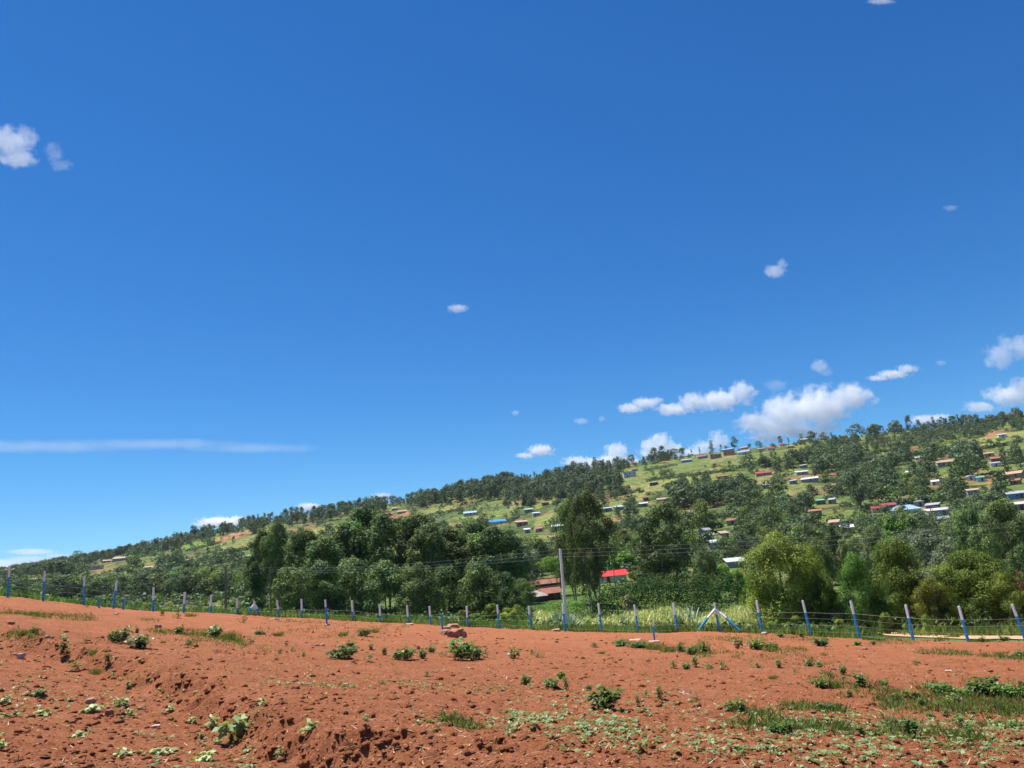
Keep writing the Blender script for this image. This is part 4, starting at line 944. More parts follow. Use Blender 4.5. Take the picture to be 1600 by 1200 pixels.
WOODS = [  # x0,y0,x1,y1,thickness, kinds, height range m, footprint px2
    (-20, 905, 210, 862, 44, ('round', 'broad', 'eucalyptus'), (8, 13), 26), (-20, 935, 400, 918, 28, ('round', 'broad', 'light'), (5, 9), 34), (195, 873, 400, 826, 16, ('eucalyptus', 'round', 'pine'), (8, 14), 34), (200, 905, 420, 878, 30, ('round', 'broad', 'light'), (7, 11), 48),
    (200, 858, 400, 812, 10, ('eucalyptus', 'pine', 'round'), (9, 15), 24), (385, 828, 600, 790, 20, ('eucalyptus', 'pine', 'eucalyptus'), (9, 15), 26), (395, 855, 560, 835, 18, ('round', 'light'), (6, 11), 70), (590, 800, 720, 778, 10, ('eucalyptus', 'broad', 'pine'), (11, 18), 24), (680, 790, 810, 764, 22, ('eucalyptus', 'eucalyptus', 'pine'), (11, 18), 26),
    (790, 778, 985, 745, 40, ('pine', 'eucalyptus', 'pine'), (9, 14), 20), (985, 724, 1080, 715, 12, ('broad', 'eucalyptus', 'round'), (6, 12), 34), (1080, 714, 1250, 696, 7, ('pine', 'broad'), (6, 11), 60), (980, 748, 990, 745, 10, ('round',), (6, 8), 30),
    (1245, 708, 1340, 694, 30, ('pine', 'round', 'pine'), (6, 9), 24), (1310, 700, 1600, 660, 26, ('pine', 'pine', 'round'), (4, 6), 13), (1260, 735, 1340, 722, 26, ('round', 'broad'), (8, 13), 40), (1340, 735, 1445, 722, 18, ('broad', 'round'), (7, 11), 100), (1355, 770, 1450, 755, 24, ('broad', 'round'), (6, 10), 120), (1440, 722, 1530, 712, 18, ('broad', 'round', 'pine'), (8, 13), 50),
    (1000, 788, 1190, 775, 28, ('round', 'broad', 'eucalyptus'), (8, 13), 60), (900, 812, 1000, 795, 10, ('round', 'light'), (5, 9), 60), (1180, 800, 1290, 785, 24, ('round', 'light', 'broad'), (5, 9), 60), (850, 800, 1000, 790, 30, ('round', 'broad'), (6, 10), 120), (1000, 765, 1140, 752, 10, ('round', 'broad'), (6, 11), 60), (1120, 835, 1240, 820, 34, ('round', 'light', 'broad'), (6, 10), 65), (1230, 868, 1330, 845, 40, ('round', 'light', 'broad'), (5, 10), 75), (1330, 835, 1600, 812, 26, ('round', 'light', 'broad'), (4, 8), 110), (1360, 870, 1600, 850, 44, ('round', 'light', 'broad'), (5, 9), 150),
    (1440, 782, 1600, 768, 18, ('round', 'light'), (4, 7), 70), (600, 845, 860, 815, 22, ('round', 'light'), (6, 10), 90), (790, 880, 1000, 860, 56, ('round', 'light', 'broad'), (5, 9), 150), (1000, 872, 1200, 860, 36, ('round', 'light', 'broad'), (4, 8), 140), (850, 782, 1000, 770, 8, ('round',), (5, 8), 50), (1190, 730, 1300, 722, 22, ('round', 'pine'), (6, 10), 60), (1300, 770, 1600, 745, 60, ('round', 'light', 'column', 'broad'), (5, 10), 130), (990, 745, 1300, 738, 60, ('round', 'light', 'broad'), (4, 8), 260), (380, 900, 600, 870, 40, ('round', 'broad'), (6, 11), 150)]
for (x0, y0, x1, y1, th, kinds, (h0, h1), fpx) in WOODS:
    n = int((x1-x0)*th/fpx)
    for _ in range(n):
        q = random.random(); x = x0+(x1-x0)*q; y = y0+(y1-y0)*q+(random.random()-.5)*th
        if any(abs(x-hx) < 15 and -7 < y-hy < 17 for hx, hy, _s in HOUSES): continue
        inplot = max(float(plot_mask(np.array(x+random.uniform(-4, 4)), np.array(y+random.uniform(-2, 2)), s, 1.)) for s in PLOTS if s[0]-5 < x < s[2]+5) if any(s[0]-5 < x < s[2]+5 for s in PLOTS) else 0
        if inplot > .5 and random.random() < .93: continue
        add_far(x, y, random.choice(kinds), H=random.uniform(h0, h1))
# trees lining the crest
for x in np.arange(-20, 1625, 3.1):
    rx = np.interp(x, COLX, RIDGE_Y)+random.uniform(0, 3); 
    if random.random() < .28: continue
    hh_ = random.uniform(5, 11) if x < 500 else random.uniform(4, 14)
    if 985 < x < 1250: 
        if random.random() < .6: continue
        hh_ = random.uniform(3, 7)
    add_far(x, rx+1, random.choice(['pine', 'eucalyptus', 'round', 'broad'] if x < 1000 else ['pine', 'round', 'round']), H=hh_)
def covers(x, y, ph, wp):
    return any(y > hy-1 and y-ph < hy-1 and abs(x-hx) < wp+(22 if 'hipped' in s_ and 'big' in s_ else 6) for hx, hy, s_ in HOUSES if hy < 860)
FAR = [f for f in FAR if not (covers(f[0], f[1], f[5], f[5]*f[6]*.35) and random.random() < .68)]
FAR.sort(key=lambda f: -f[5]); LONE, MASS = FAR[:215], FAR[215:]
# hedgerows between plots + bushes join the uncountable shrubs
SHR = []
for (x0, y0, x1, y1) in [(1010, 752, 1150, 735), (1000, 770, 1060, 757), (955, 777, 1000, 768), (985, 741, 1150, 709), (1200, 768, 1310, 750), (1310, 745, 1400, 728), (1400, 716, 1500, 700), (1215, 797, 1300, 782), (1350, 797, 1430, 786), (1330, 775, 1460, 770), (1440, 760, 1500, 752), (1555, 757, 1600, 748), (1500, 790, 1600, 776), (1440, 785, 1540, 776), (1200, 822, 1250, 810), (1110, 812, 1200, 797), (1115, 826, 1190, 812), (690, 842, 760, 820), (640, 812, 712, 798), (480, 846, 545, 830), (290, 862, 345, 849), (225, 868, 275, 856), (330, 872, 400, 855), (240, 892, 300, 880), (1150, 732, 1195, 724), (1165, 768, 1210, 757), (1520, 705, 1600, 690), (1500, 735, 1600, 722), (1345, 712, 1420, 700), (1480, 672, 1600, 648), (1430, 662, 1500, 655), (840, 795, 880, 783), (780, 818, 830, 804), (1250, 842, 1330, 825), (950, 805, 1010, 792), (945, 828, 1010, 815), (1300, 755, 1350, 745), (1460, 735, 1500, 728)]:
    L_ = math.hypot(x1-x0, y1-y0)
    for q in np.arange(0, 1, 1.6/L_): SHR.append((x0+(x1-x0)*q, y0+(y1-y0)*q+random.uniform(-1, 1), random.uniform(1.6, 3.2)))
def hides(x, y, hpx_): return any(abs(x-hx) < 15 and 0 < y-hy < hpx_+5 or abs(x-hx) < 10 and -4 < y-hy <= 0 for hx, hy, _s in HOUSES)
SHR = [q for q in SHR if not hides(q[0], q[1], 7)]
for _ in range(3000):
    x = random.uniform(-20, 1620); rid = np.interp(x, COLX, RIDGE_Y); bot = np.interp(x, [0, 400, 900, 1200, 1600], [940, 950, 920, 900, 880]); y = rid+3+(bot-rid-3)*random.random()
    inp = any(s[0] < x < s[2] and plot_mask(np.array(x), np.array(y), s, 1.) > .5 for s in PLOTS)
    if inp and random.random() < .85: continue
    if hides(x, y, 8): continue
    SHR.append((x, y, random.uniform(1.0, 3.2)))
bp = far_proto('dome', 3, 4, 60, .95, 8, .24, F_far, 5)
def far_mesh(items):
    parts = {}
    for x, y, g, H, kind, _p, asp in items:
        V, F, tn, nl, ntq = random.choice(bp if kind == 'shrub' else FPN[kind] if math.hypot(g[0], g[1]) < 330 else FP[kind]); a = random.random()*6.28; c_, s_ = math.cos(a), math.sin(a); W = H*asp
        Q = V*np.array([W, W, H]); Q = np.stack([Q[:, 0]*c_-Q[:, 1]*s_, Q[:, 0]*s_+Q[:, 1]*c_, Q[:, 2]], -1)+g
        parts.setdefault(FMAT.get(kind, F_far).name, []).append((Q, F[:nl], np.clip(tn+random.gauss(0, .18), 0, 1)))
    return parts
parts = far_mesh(MASS); VV, FF, TT, MI, mats_, o = [], [], [], [], [], 0
for mi_, (mn, lst) in enumerate(parts.items()):
    mats_.append(bpy.data.materials[mn])
    for V, F, tn in lst: VV.append(V); FF.append(F+o); TT.append(tn); MI.append(np.full(len(F), mi_)); o += len(V)
tag(link('distant_woodland', mesh_np('distant_woodland', np.concatenate(VV), FF, mats_, tint=np.concatenate(TT), mi=np.concatenate(MI))), 'distant woodland of small trees massed over the slope', 'woodland', kind='stuff')
sh = []
hx_ = rng.random(30000)*1660-30; hy_ = np.interp(hx_, COLX, RIDGE_Y)+2+rng.random(30000)*np.interp(hx_, COLX, [60, 90, 110, 110, 150, 160, 170, 190]); HG = ground_hits(hx_, hy_, 150)
hwx, hwy = HG[:, 0]+fbm(HG[:, 0]/40, HG[:, 1]/40, 50, 3)*26, HG[:, 1]+fbm(HG[:, 0]/40, HG[:, 1]/40, 60, 3)*26
_, e1, e2 = cells(hwx/46, hwy/25, 5); kk = ((e2-e1) < .07) & (fbm(HG[:, 0]/60, HG[:, 1]/60, 99, 2) > -.12)
for x, y, g in zip(hx_[kk], hy_[kk], HG[kk]):
    if not hides(x, y, 7): sh.append([x, y, g, random.uniform(.9, 2.6), 'shrub', 0, random.uniform(1.0, 1.7)])
for x, y, H in SHR:
    g = ground_hit(x, y, 130); sh.append([x, y, g, H, 'shrub', 0, random.uniform(1.0, 1.7)])
parts = far_mesh(sh); V = np.concatenate([p[0] for l in parts.values() for p in l]); o = 0; FF = []; TT = []
for l in parts.values():
    for Vp, F, tn in l: FF.append(F+o); TT.append(tn); o += len(Vp)
tag(link('shrubs', mesh_np('shrubs', V, FF, F_far, tint=np.concatenate(TT))), 'hedgerows and shrubs between the plots of the slope', 'shrubs', kind='stuff')
# individuals
FM = {k: [mesh_np('far_tree', V, F, [FMAT[k], M_bark], tint=tn, mi=np.concatenate([np.zeros(nl), np.ones(ntq)])) for V, F, tn, nl, ntq in v] for k, v in FP.items()}
FMN = {k: [mesh_np('near_tree', V, F, [FMAT[k], M_bark], tint=tn, mi=np.concatenate([np.zeros(nl), np.ones(ntq)])) for V, F, tn, nl, ntq in v] for k, v in FPN.items()}
LNAME = dict(eucalyptus=('eucalyptus_tree', 'tall loose eucalyptus'), round=('bushy_tree', 'rounded bushy tree'), broad=('broadleaf_tree', 'wide crowned tree'), column=('columnar_tree', 'narrow columnar tree'), pine=('conifer_tree', 'pointed dark conifer'), light=('leafy_tree', 'light green bushy tree'), flat=('umbrella_tree', 'flat topped tree'))
GNAME = 'trees scattered over the far slope'
LMK = HOUSES+[(1040, 786, 'big domed dark tree'), (905, 768, 'tallest airy eucalyptus'), (563, 797, 'tallest grove crown'), (398, 878, 'conical cypress')]
def relwords(x, y, lm):
    lx, ly, nm = lm; dx, dy = x-lx, y-ly; d = math.hypot(dx, dy)
    dirs = ('right of' if dx > 0 else 'left of') if abs(dx) > abs(dy)*1.3 else ('below' if dy > 0 else 'above')
    return ('close ' if d < 16 else '' if d < 40 else 'well ')+dirs, nm, d
USED = {}
def trim(words_, n=16):
    w = words_.split(); return ' '.join(w[:n])
ORD = ['first', 'second', 'third', 'fourth', 'fifth', 'sixth', 'seventh', 'eighth', 'ninth', 'tenth', 'eleventh', 'twelfth']
def unique_labels(items, base_of, lms, maxw=16):
    """items: (x, y, obj); one label each, told apart by landmark and by order from the left"""
    cand = {}
    for it in items:
        x, y, o = it; lm = min(lms, key=lambda l: math.hypot(x-l[0], (y-l[1])*1.2)); rw, nm, d = relwords(x, y, lm); nm = ' '.join(nm.split()[:8])
        cand.setdefault((base_of(o), rw, nm), []).append(it)
    for (b_, rw, nm), lst in cand.items():
        lst.sort(key=lambda i: i[0])
        for k, (x, y, o) in enumerate(lst):
            if len(lst) == 1: o['label'] = trim(f'{b_} {rw} the {nm}')
            else:
                w = 'leftmost' if k == 0 else 'rightmost' if k == len(lst)-1 else ORD[k]+' from left'
                o['label'] = trim(f'{w} {b_} {rw} the {nm}')
items = []
for (x, y, g, H, kind, ph, asp) in LONE:
    o = link(LNAME[kind][0], random.choice((FMN if math.hypot(g[0], g[1]) < 400 else FM)[kind]), loc=g, rot=(0, 0, random.random()*6.28), sc=(H*asp, H*asp, H))
    o['category'] = 'tree'; o['group'] = GNAME; o['_k'] = LNAME[kind][1]; items.append((x, y-ph/2, o))
unique_labels(items, lambda o: o['_k'], LMK)
for _, _, o in items: del o['_k']

# ================================================================ fence
M_white = plain('white_paint', (.70, .82, .88), .6, .08, 9, bmp=.2, c2=(.78, .90, .95)); M_blue = plain('blue_paint', (.010, .26, .62), .55, .15, 7, bmp=.2, c2=(.015, .33, .76))
M_blue2 = plain('bright_blue_paint', (.012, .30, .72), .5, .15, 7, c2=(.015, .36, .80)); M_conc = plain('concrete', (.36, .33, .29), .9, .2, 3, bmp=.4); M_wire = plain('steel_wire', (.70, .71, .72), .4, .1, 20, metal=.5)
M_plinth = plain('footing_concrete', (.42, .32, .24), .95, .2, 5, bmp=.6)
fence = empty('wire_fence', (0, float(edge_r(np.array(0.)))*.99, 0)); tag(fence, 'long wire fence of white and blue painted posts across the field edge', 'fence')
fl = np.array(fence.location)
POSTS = [(15, 884, 12, 931), (70, 892, 67, 935), (132, 900, 131, 943), (183, 907, 177, 948), (240, 917, 239, 953), (289, 925, 287, 955), (330, 930, 329, 958), (370, 935, 371, 959), (397, 939, 398, 961), (433, 938, 435, 961), (471, 936, 472, 965), (508, 937, 511, 972), (550, 938, 552, 970), (593, 944, 595, 974), (636, 946, 638, 974), (671, 947, 673, 973), (729, 947, 731, 980), (777, 945, 780, 981), (826, 947, 830, 982), (879, 943, 883, 985), (935, 943, 940, 988), (991, 945, 998, 991), (1052, 942, 1059, 991), (1116, 942, 1125, 990), (1182, 938, 1191, 988), (1254, 938, 1266, 989), (1329, 939, 1342, 993), (1415, 945, 1427, 1000), (1498, 947, 1513, 1003), (1581, 944, 1601, 994), (1660, 946, 1685, 1000)]
tops = []
def post_axis(xt, yt, xb, yb, rf=.992):
    a, _ = azel(xb, yb); r = float(edge_r(a))*rf; g, _ = at_r(xb, yb, r); at_, tt = azel(xt, yt)
    # top on the line of sight, in the same upright plane facing the camera
    return g, np.array([r*math.sin(at_), r*math.cos(at_), EYE+r*float(tt)]), r
for i, (xt, yt, xb, yb) in enumerate(POSTS):
    g, tp, r = post_axis(xt, yt, xb, yb); foot = g-(tp-g)/np.linalg.norm(tp-g)*.35
    _, zb = at_r(xb, yb, r); zb = np.array([g[0], g[1], zb])
    if i >= 4 and i < 11: foot = g-(tp-g)*.3
    L_ = np.linalg.norm(tp-zb); split = zb+(tp-zb)*(.62 if not 4 <= i <= 16 else max(.38, 1-.68/L_)); hw_ = .046
    p = empty('fence_post', tuple(g-fl)); p.parent = fence; p.rotation_euler = (0, 0, 0)
    b1 = MB(); b1.tube([foot-g, split-g], hw_*1.414, 4, rot=.6); b1.build('blue_base', M_blue, p)
    b2 = MB(); b2.tube([split-g, tp-g], hw_*1.38, 4, rot=.6); b2.build('white_top', M_white, p)
    tops.append((g, tp))
    for (bi, offs) in ((8, [(384, 960, -.0), (409, 962, 0)]), (23, [(1088, 991, 0), (1163, 990, 0)])):
        if i == bi:
            for (bx, by, _) in offs:
                q, _z, _r = post_axis(bx, by-5, bx, by); st_ = tp*.80+g*.20; sp_ = st_*.62+q*.38; low = q-np.array([0, 0, .1])
                br = empty('brace', tuple(g-fl)); br.parent = fence
                c1 = MB(); c1.tube([low-g, sp_-g], .07, 4); c1.build('blue_base', M_blue, br); c2_ = MB(); c2_.tube([sp_-g, st_-g], .067, 4); c2_.build('white_top', M_white, br)
for fr in (.14, .32, .50, .66):
    mb = MB()
    for (a1, b1), (a2, b2) in zip(tops[:-1], tops[1:]):
        if np.linalg.norm(b1-a1) < 1 and False: continue
        h1, h2 = min(1.75, np.linalg.norm(b1-a1)), min(1.75, np.linalg.norm(b2-a2)); P1 = b1+(a1-b1)/np.linalg.norm(b1-a1)*1.75*(1-fr); P2 = b2+(a2-b2)/np.linalg.norm(b2-a2)*1.75*(1-fr); off = np.array([0, -.09, 0])
        m_ = (P1+P2)/2-np.array([0, 0, .02]); mb.tube([P1+off-fl, m_+off-fl, P2+off-fl], .0065, 4)
    mb.build('wire', M_wire, fence)
# ---- short blue stubs inside the fence
STUBS = [(155, 937, 155, 948, 'short blue stub between the third and fourth fence posts, left'), (193, 936, 193, 951, 'short blue stub right of the right-leaning fence post'), (509, 948, 511, 977, 'blue stub set right in front of a white topped post'), (690, 959, 691, 984, 'bright blue stub beside the brown boulder'), (1020, 979, 1023, 1003, 'thick blue stub standing in front of the fence by a pale slab')]
for (xt, yt, xb, yb, lab) in STUBS:
    g, tp, r = post_axis(xt, yt, xb, yb, .93 if xb > 400 else .97)
    if xb > 600 or xb == 511: 
        g = ground_hit(xb, yb); r = math.hypot(g[0], g[1]); at_, tt = azel(xt, yt); tp = np.array([r*math.sin(at_), r*math.cos(at_), EYE+r*float(tt)])
    dep = float(np.array([g[0], g[1], g[2]-EYE])@fw); rad_ = 2.3/2*dep/FPX*1.3
    mb = MB(); mb.tube([np.array([0, 0, -.2]), (tp-g)*.97, tp-g], [rad_, rad_, rad_*.9], 8); o = mb.build('blue_stub', M_blue2, loc=g); tag(o, lab, 'stub post', 'short blue stubs')
# ---- footings, slabs and stones
def rock(x, y, wpx, hpx, m_, label, name='stone', cat='stone', seed=0, flat_=1.0, rmin=3):
    g = ground_hit(x, y, rmin); dep = float(np.array([g[0], g[1], g[2]-EYE])@fw); W, H = wpx*dep/FPX, hpx*dep/FPX
    bm = __import__('bmesh').new(); __import__('bmesh').ops.create_icosphere(bm, subdivisions=4, radius=1); V = np.array([v.co[:] for v in bm.verts]); F = np.array([[v.index for v in f.verts] for f in bm.faces]); bm.free()
    n_ = fbm(V[:, 0]*1.3+seed, V[:, 1]*1.3+V[:, 2]*1.7, seed, 4)
    V = V*(1+.45*n_)[:, None]; V = np.clip(V, -.8, .75+.1*n_[:, None]); V = V/np.abs(V).max(0)
    V = V*np.array([W/2, W/2*.8, H*.62]); V[:, 2] += H*.38
    return tag(link(name, mesh_np(name, V, F, m_, smooth=False), loc=g, rot=(0, 0, seed)), label, cat)
M_stone = plain('field_stone', (.36, .19, .13), .9, .25, 8, bmp=.6, c2=(.50, .32, .24)); M_boulder = plain('earthy_boulder', (.26, .11, .065), .95, .35, 3, bmp=.9, c2=(.50, .27, .17)); M_pale = plain('pale_stone', (.46, .34, .27), .9, .15, 8, bmp=.4)
rock(714, 996, 27, 13, M_boulder, 'largest brown earth boulder in front of the fence', 'boulder', 'boulder', 1)
rock(697, 992, 16, 8, M_boulder, 'smaller brown boulder left against the largest one', 'boulder', 'boulder', 2)
rock(708, 981, 22, 6, M_boulder, 'earth lump behind the largest boulder', 'boulder', 'boulder', 5)
for i, (x, y, w_, h_, lab, mm_) in enumerate([(33, 1030, 10, 9, 'whitish stone on the left above the old bank', M_pale), (24, 1025, 7, 4, 'small pinkish stone left of the whitish one', M_stone), (17, 976, 10, 5, 'brown stone at the far left edge', M_boulder), (247, 981, 9, 5, 'pink rounded stone at the left start of the grass streak', M_stone), (495, 1010, 8, 4, 'left pebble of the pair below the fence', M_stone), (504, 1010, 8, 4, 'right pebble of the pair below the fence', M_stone), (654, 1015, 5, 6, 'small upright stone between weed clumps', M_stone), (1352, 1016, 7, 4, 'dark square stone right of centre in the upper field', M_boulder), (1446, 1021, 8, 2, 'dark flat clod in the upper right field', M_boulder), (870, 1004, 5, 3, 'dark clod alone in the upper middle field', M_boulder), (243, 1137, 14, 4, 'flat pale stone near the bank foot', M_pale), (142, 1097, 14, 6, 'grey stone lying in the bank foot', M_stone), (673, 1163, 5, 4, 'small pink stone right of the big pit', M_stone), (421, 1136, 5, 5, 'round pinkish stone left of the leafy pale seedling', M_stone), (171, 1117, 12, 8, 'dark red clod beside pale seedlings at left', M_boulder), (314, 953, 4, 6, 'little upright pale stone on the field crest', M_pale), (245, 953, 4, 4, 'small pale stone right of the fifth fence post', M_pale), (1482, 1050, 12, 3, 'flat pale stone in the right field', M_pale), (1585, 988, 7, 3, 'small brick coloured stone on the road edge', M_stone), (180, 960, 8, 2, 'flat whitish stone in the upper left field', M_pale), (74, 997, 8, 4, 'brown pink stone left of the large left weed', M_stone), (82, 997, 6, 3, 'small pink stone beside the brown pink one', M_stone)]):
    rock(x, y, w_, h_, mm_, lab, seed=i+3)
for i, (x, y, w_, h_, lab) in enumerate([(992, 1001, 20, 2, 'long pale slab left of the thick blue stub'), (1022, 1004, 16, 3, 'pale footing under the thick blue stub'), (510, 977, 10, 2, 'pale footing under the doubled blue stub'), (673, 975, 22, 4, 'pale slab under a fence post left of the boulder'), (868, 986, 14, 3, 'broken pale slab left of the concrete pole'), (1194, 991, 10, 3, 'pale footing under the post by the road trees'), (640, 976, 14, 2, 'thin pale slab under a middle fence post'), (697, 983, 14, 4, 'pinkish slab by the bright blue stub'), (426, 968, 16, 1.5, 'thin pale plank left of the doubled stub')]):
    rock(x, y, w_, h_, M_plinth, lab, 'slab', 'slab', i+40)
# ---- utility poles and power lines
def pole(xt, yt, xb, yb, r, rad, m_, label, name='utility_pole', arms=True):
    a, _ = azel(xb, yb); g, _ = at_r(xb, yb, r); at_, tt = azel(xt, yt); tp = np.array([r*math.sin(at_), r*math.cos(at_), EYE+r*float(tt)]); e = empty(name, tuple(g)); tag(e, label, 'pole')
    mb = MB(); mb.tube([(0, 0, -.5), tuple(tp-g)], [rad, rad*.72], 8); mb.build('shaft', m_, e)
    if arms:
        c = MB(); d = unit((tp)[None, :]*np.array([1, 1, 0]))[0]; ax = np.array([d[1], -d[0], 0]); ax = np.array([.25, .97, 0])
        q = tp-g+np.array([0, 0, -.25]); c.tube([q-ax*.7, q+ax*.7], .05, 4)
        c.build('crossarm', m_, e)
        for k in (-.6, 0, .6):
            i_ = MB(); i_.tube([q+ax*k, q+ax*k+np.array([0, 0, .18])], [.05, .03], 6); i_.build('insulator', M_conc, e)
    return tp
M_polec = plain('pole_concrete', (.76, .78, .76), .9, .12, 2, bmp=.2); M_polew = plain('pole_wood', (.24, .18, .13), .9, .2, 3)
tpA = pole(875, 857, 886, 986, 50, .115, M_polec, 'tall pale concrete power pole standing at the fence in the middle', arms=False)
tpB = pole(352.5, 885, 353, 958, 52, .10, M_polew, 'grey brown power pole at the left behind the crest', arms=False)
tpC = pole(421, 886, 424, 950, 96, .12, M_polew, 'thin wooden pole at the left front of the grove', arms=False)
tpD = pole(957, 876, 961, 916, 96, .06, M_polew, 'thin pole in front of the bright red roofed house', arms=False)
tpE = pole(1110, 848, 1120, 890, 120, .10, M_polew, 'wooden power pole right of the domed tree')
tpF = pole(1453, 790, 1456, 832, 190, .12, M_polew, 'dark pole standing beside the long white roof', arms=False)
tpG = pole(1580, 800, 1587, 838, 170, .12, M_polew, 'wooden pole near the right edge below the bright green field')
pole(1337, 780, 1342, 800, 260, .13, M_polew, 'thin pole beside the lower red path', arms=False)
pole(807, 876, 808, 890, 150, .08, M_polew, 'short thin pole left of the rusty barns', arms=False)
def wire_run(name, A, B, sag, rad, label, n=24):
    mb = MB(); A, B = np.array(A), np.array(B); P = [A+(B-A)*f-np.array([0, 0, sag*4*f*(1-f)]) for f in np.linspace(0, 1, n)]; o = np.array(A); mb.tube([p-o for p in P], rad, 4)
    tag(mb.build(name, M_wire, loc=A), label, 'power line')
def far_pt(x, y, r):
    a, t_ = azel(x, y); return np.array([r*math.sin(a), r*math.cos(a), EYE+r*float(t_)])
for k, (ox, lab) in enumerate([(0, 'upper'), (.27, 'middle'), (.5, 'lower')]):
    ax = np.array([0, 0, -ox-.06])
    wire_run('power_line', tpA+ax, far_pt(1760, [800, 807, 816][k], 62), .30, .008, f'{lab} power line running right from the concrete pole')
    wire_run('power_line', tpA+ax, tpC+ax, .45, .006, f'{lab} power line running left from the concrete pole to the grove')
wire_run('power_line', tpC, tpB+np.array([-40, 10, 2]), 1.0, .009, 'power line leaving the thin wooden pole towards the left')
wire_run('power_line', tpE, tpF, .8, .014, 'distant power line between the wooden poles of the valley')
wire_run('power_line', tpF, tpG, .6, .014, 'distant power line left of the right edge pole')
# ================================================================ weeds and litter of the field
def weed_mesh(kind, W, H, seed):
    n = dict(leafy=420, tall=170, broad=46, tuft=160, sparse=80)[kind]; parts = []
    if kind == 'tuft':
        P = np.stack([rng.normal(size=n)*.22*W, rng.normal(size=n)*.22*W, 0*np.zeros(n)], -1); V = blades(P, H*(.5+.6*rng.random(n)), .010+.006*rng.random(), .9)
        return V, quads(n), np.repeat(rng.random(n), 4)
    ns = max(3, n//16) if kind != 'broad' else 9; a = rng.random(ns)*6.28; sp_ = np.sqrt(rng.random(ns))*W*.38
    tip = np.stack([np.cos(a)*sp_, np.sin(a)*sp_, H*(.55+.45*rng.random(ns))*(1-.35*(sp_/(W*.4))**2)], -1); foot = tip*np.array([.35, .35, 0])
    k = rng.integers(0, ns, n); f = rng.random(n)**.7; P = foot[k]*(1-f[:, None])+tip[k]*f[:, None]
    d = rand_dir(n); d[:, 2] = np.abs(d[:, 2])*.4; off = unit(d); L = dict(leafy=.10, tall=.085, broad=.17, sparse=.06)[kind]*(.6+.8*rng.random(n)); P = P+off*L[:, None]*.7
    P[:, 2] = np.maximum(P[:, 2], .01)
    nn = unit(np.array([0, 0, 1.])+off*.4+rand_dir(n)*.55); V = leaf_quads(P, nn, L, .62, D=off); tn = np.clip(.35+.5*f+rng.normal(size=n)*.2, 0, 1)
    sb, sd = foot[k[:ns]]*0+foot, unit(tip-foot); Vs = np.stack([sb-np.array([.004, 0, 0]), sb+np.array([.004, 0, 0]), tip+np.array([.003, 0, 0]), tip-np.array([.003, 0, 0])], 1).reshape(-1, 3)
    return np.concatenate([V, Vs]), quads(n+ns), np.concatenate([np.repeat(tn, 4), np.full(ns*4, .1)])
WPR = {}
for kd in ('leafy', 'tall', 'broad', 'tuft', 'sparse'):
    WPR[kd] = []
    for v in range(4):
        W0, H0 = dict(leafy=(.9, .55), tall=(.35, .6), broad=(.45, .28), tuft=(.6, .3), sparse=(.5, .4))[kd]
        V, F, tn = weed_mesh(kd, W0, H0, v); fm = F_pale if kd == 'broad' else F_grass if kd == 'tuft' else F_weed
        me = mesh_np('weed', V, F, fm, tint=tn); ext = V.max(0)-V.min(0); WPR[kd].append((me, np.percentile(V[:, 0], 98)-np.percentile(V[:, 0], 2), np.percentile(V[:, 2], 99)))
WL = dict(leafy='dense leafy weed clump', tall='upright leafy weed', broad='pale broad leaved seedling', tuft='grass tuft', sparse='sparse small weed')
WN = dict(leafy='weed_clump', tall='tall_weed', broad='broad_leaved_plant', tuft='grass_tuft', sparse='small_weed')
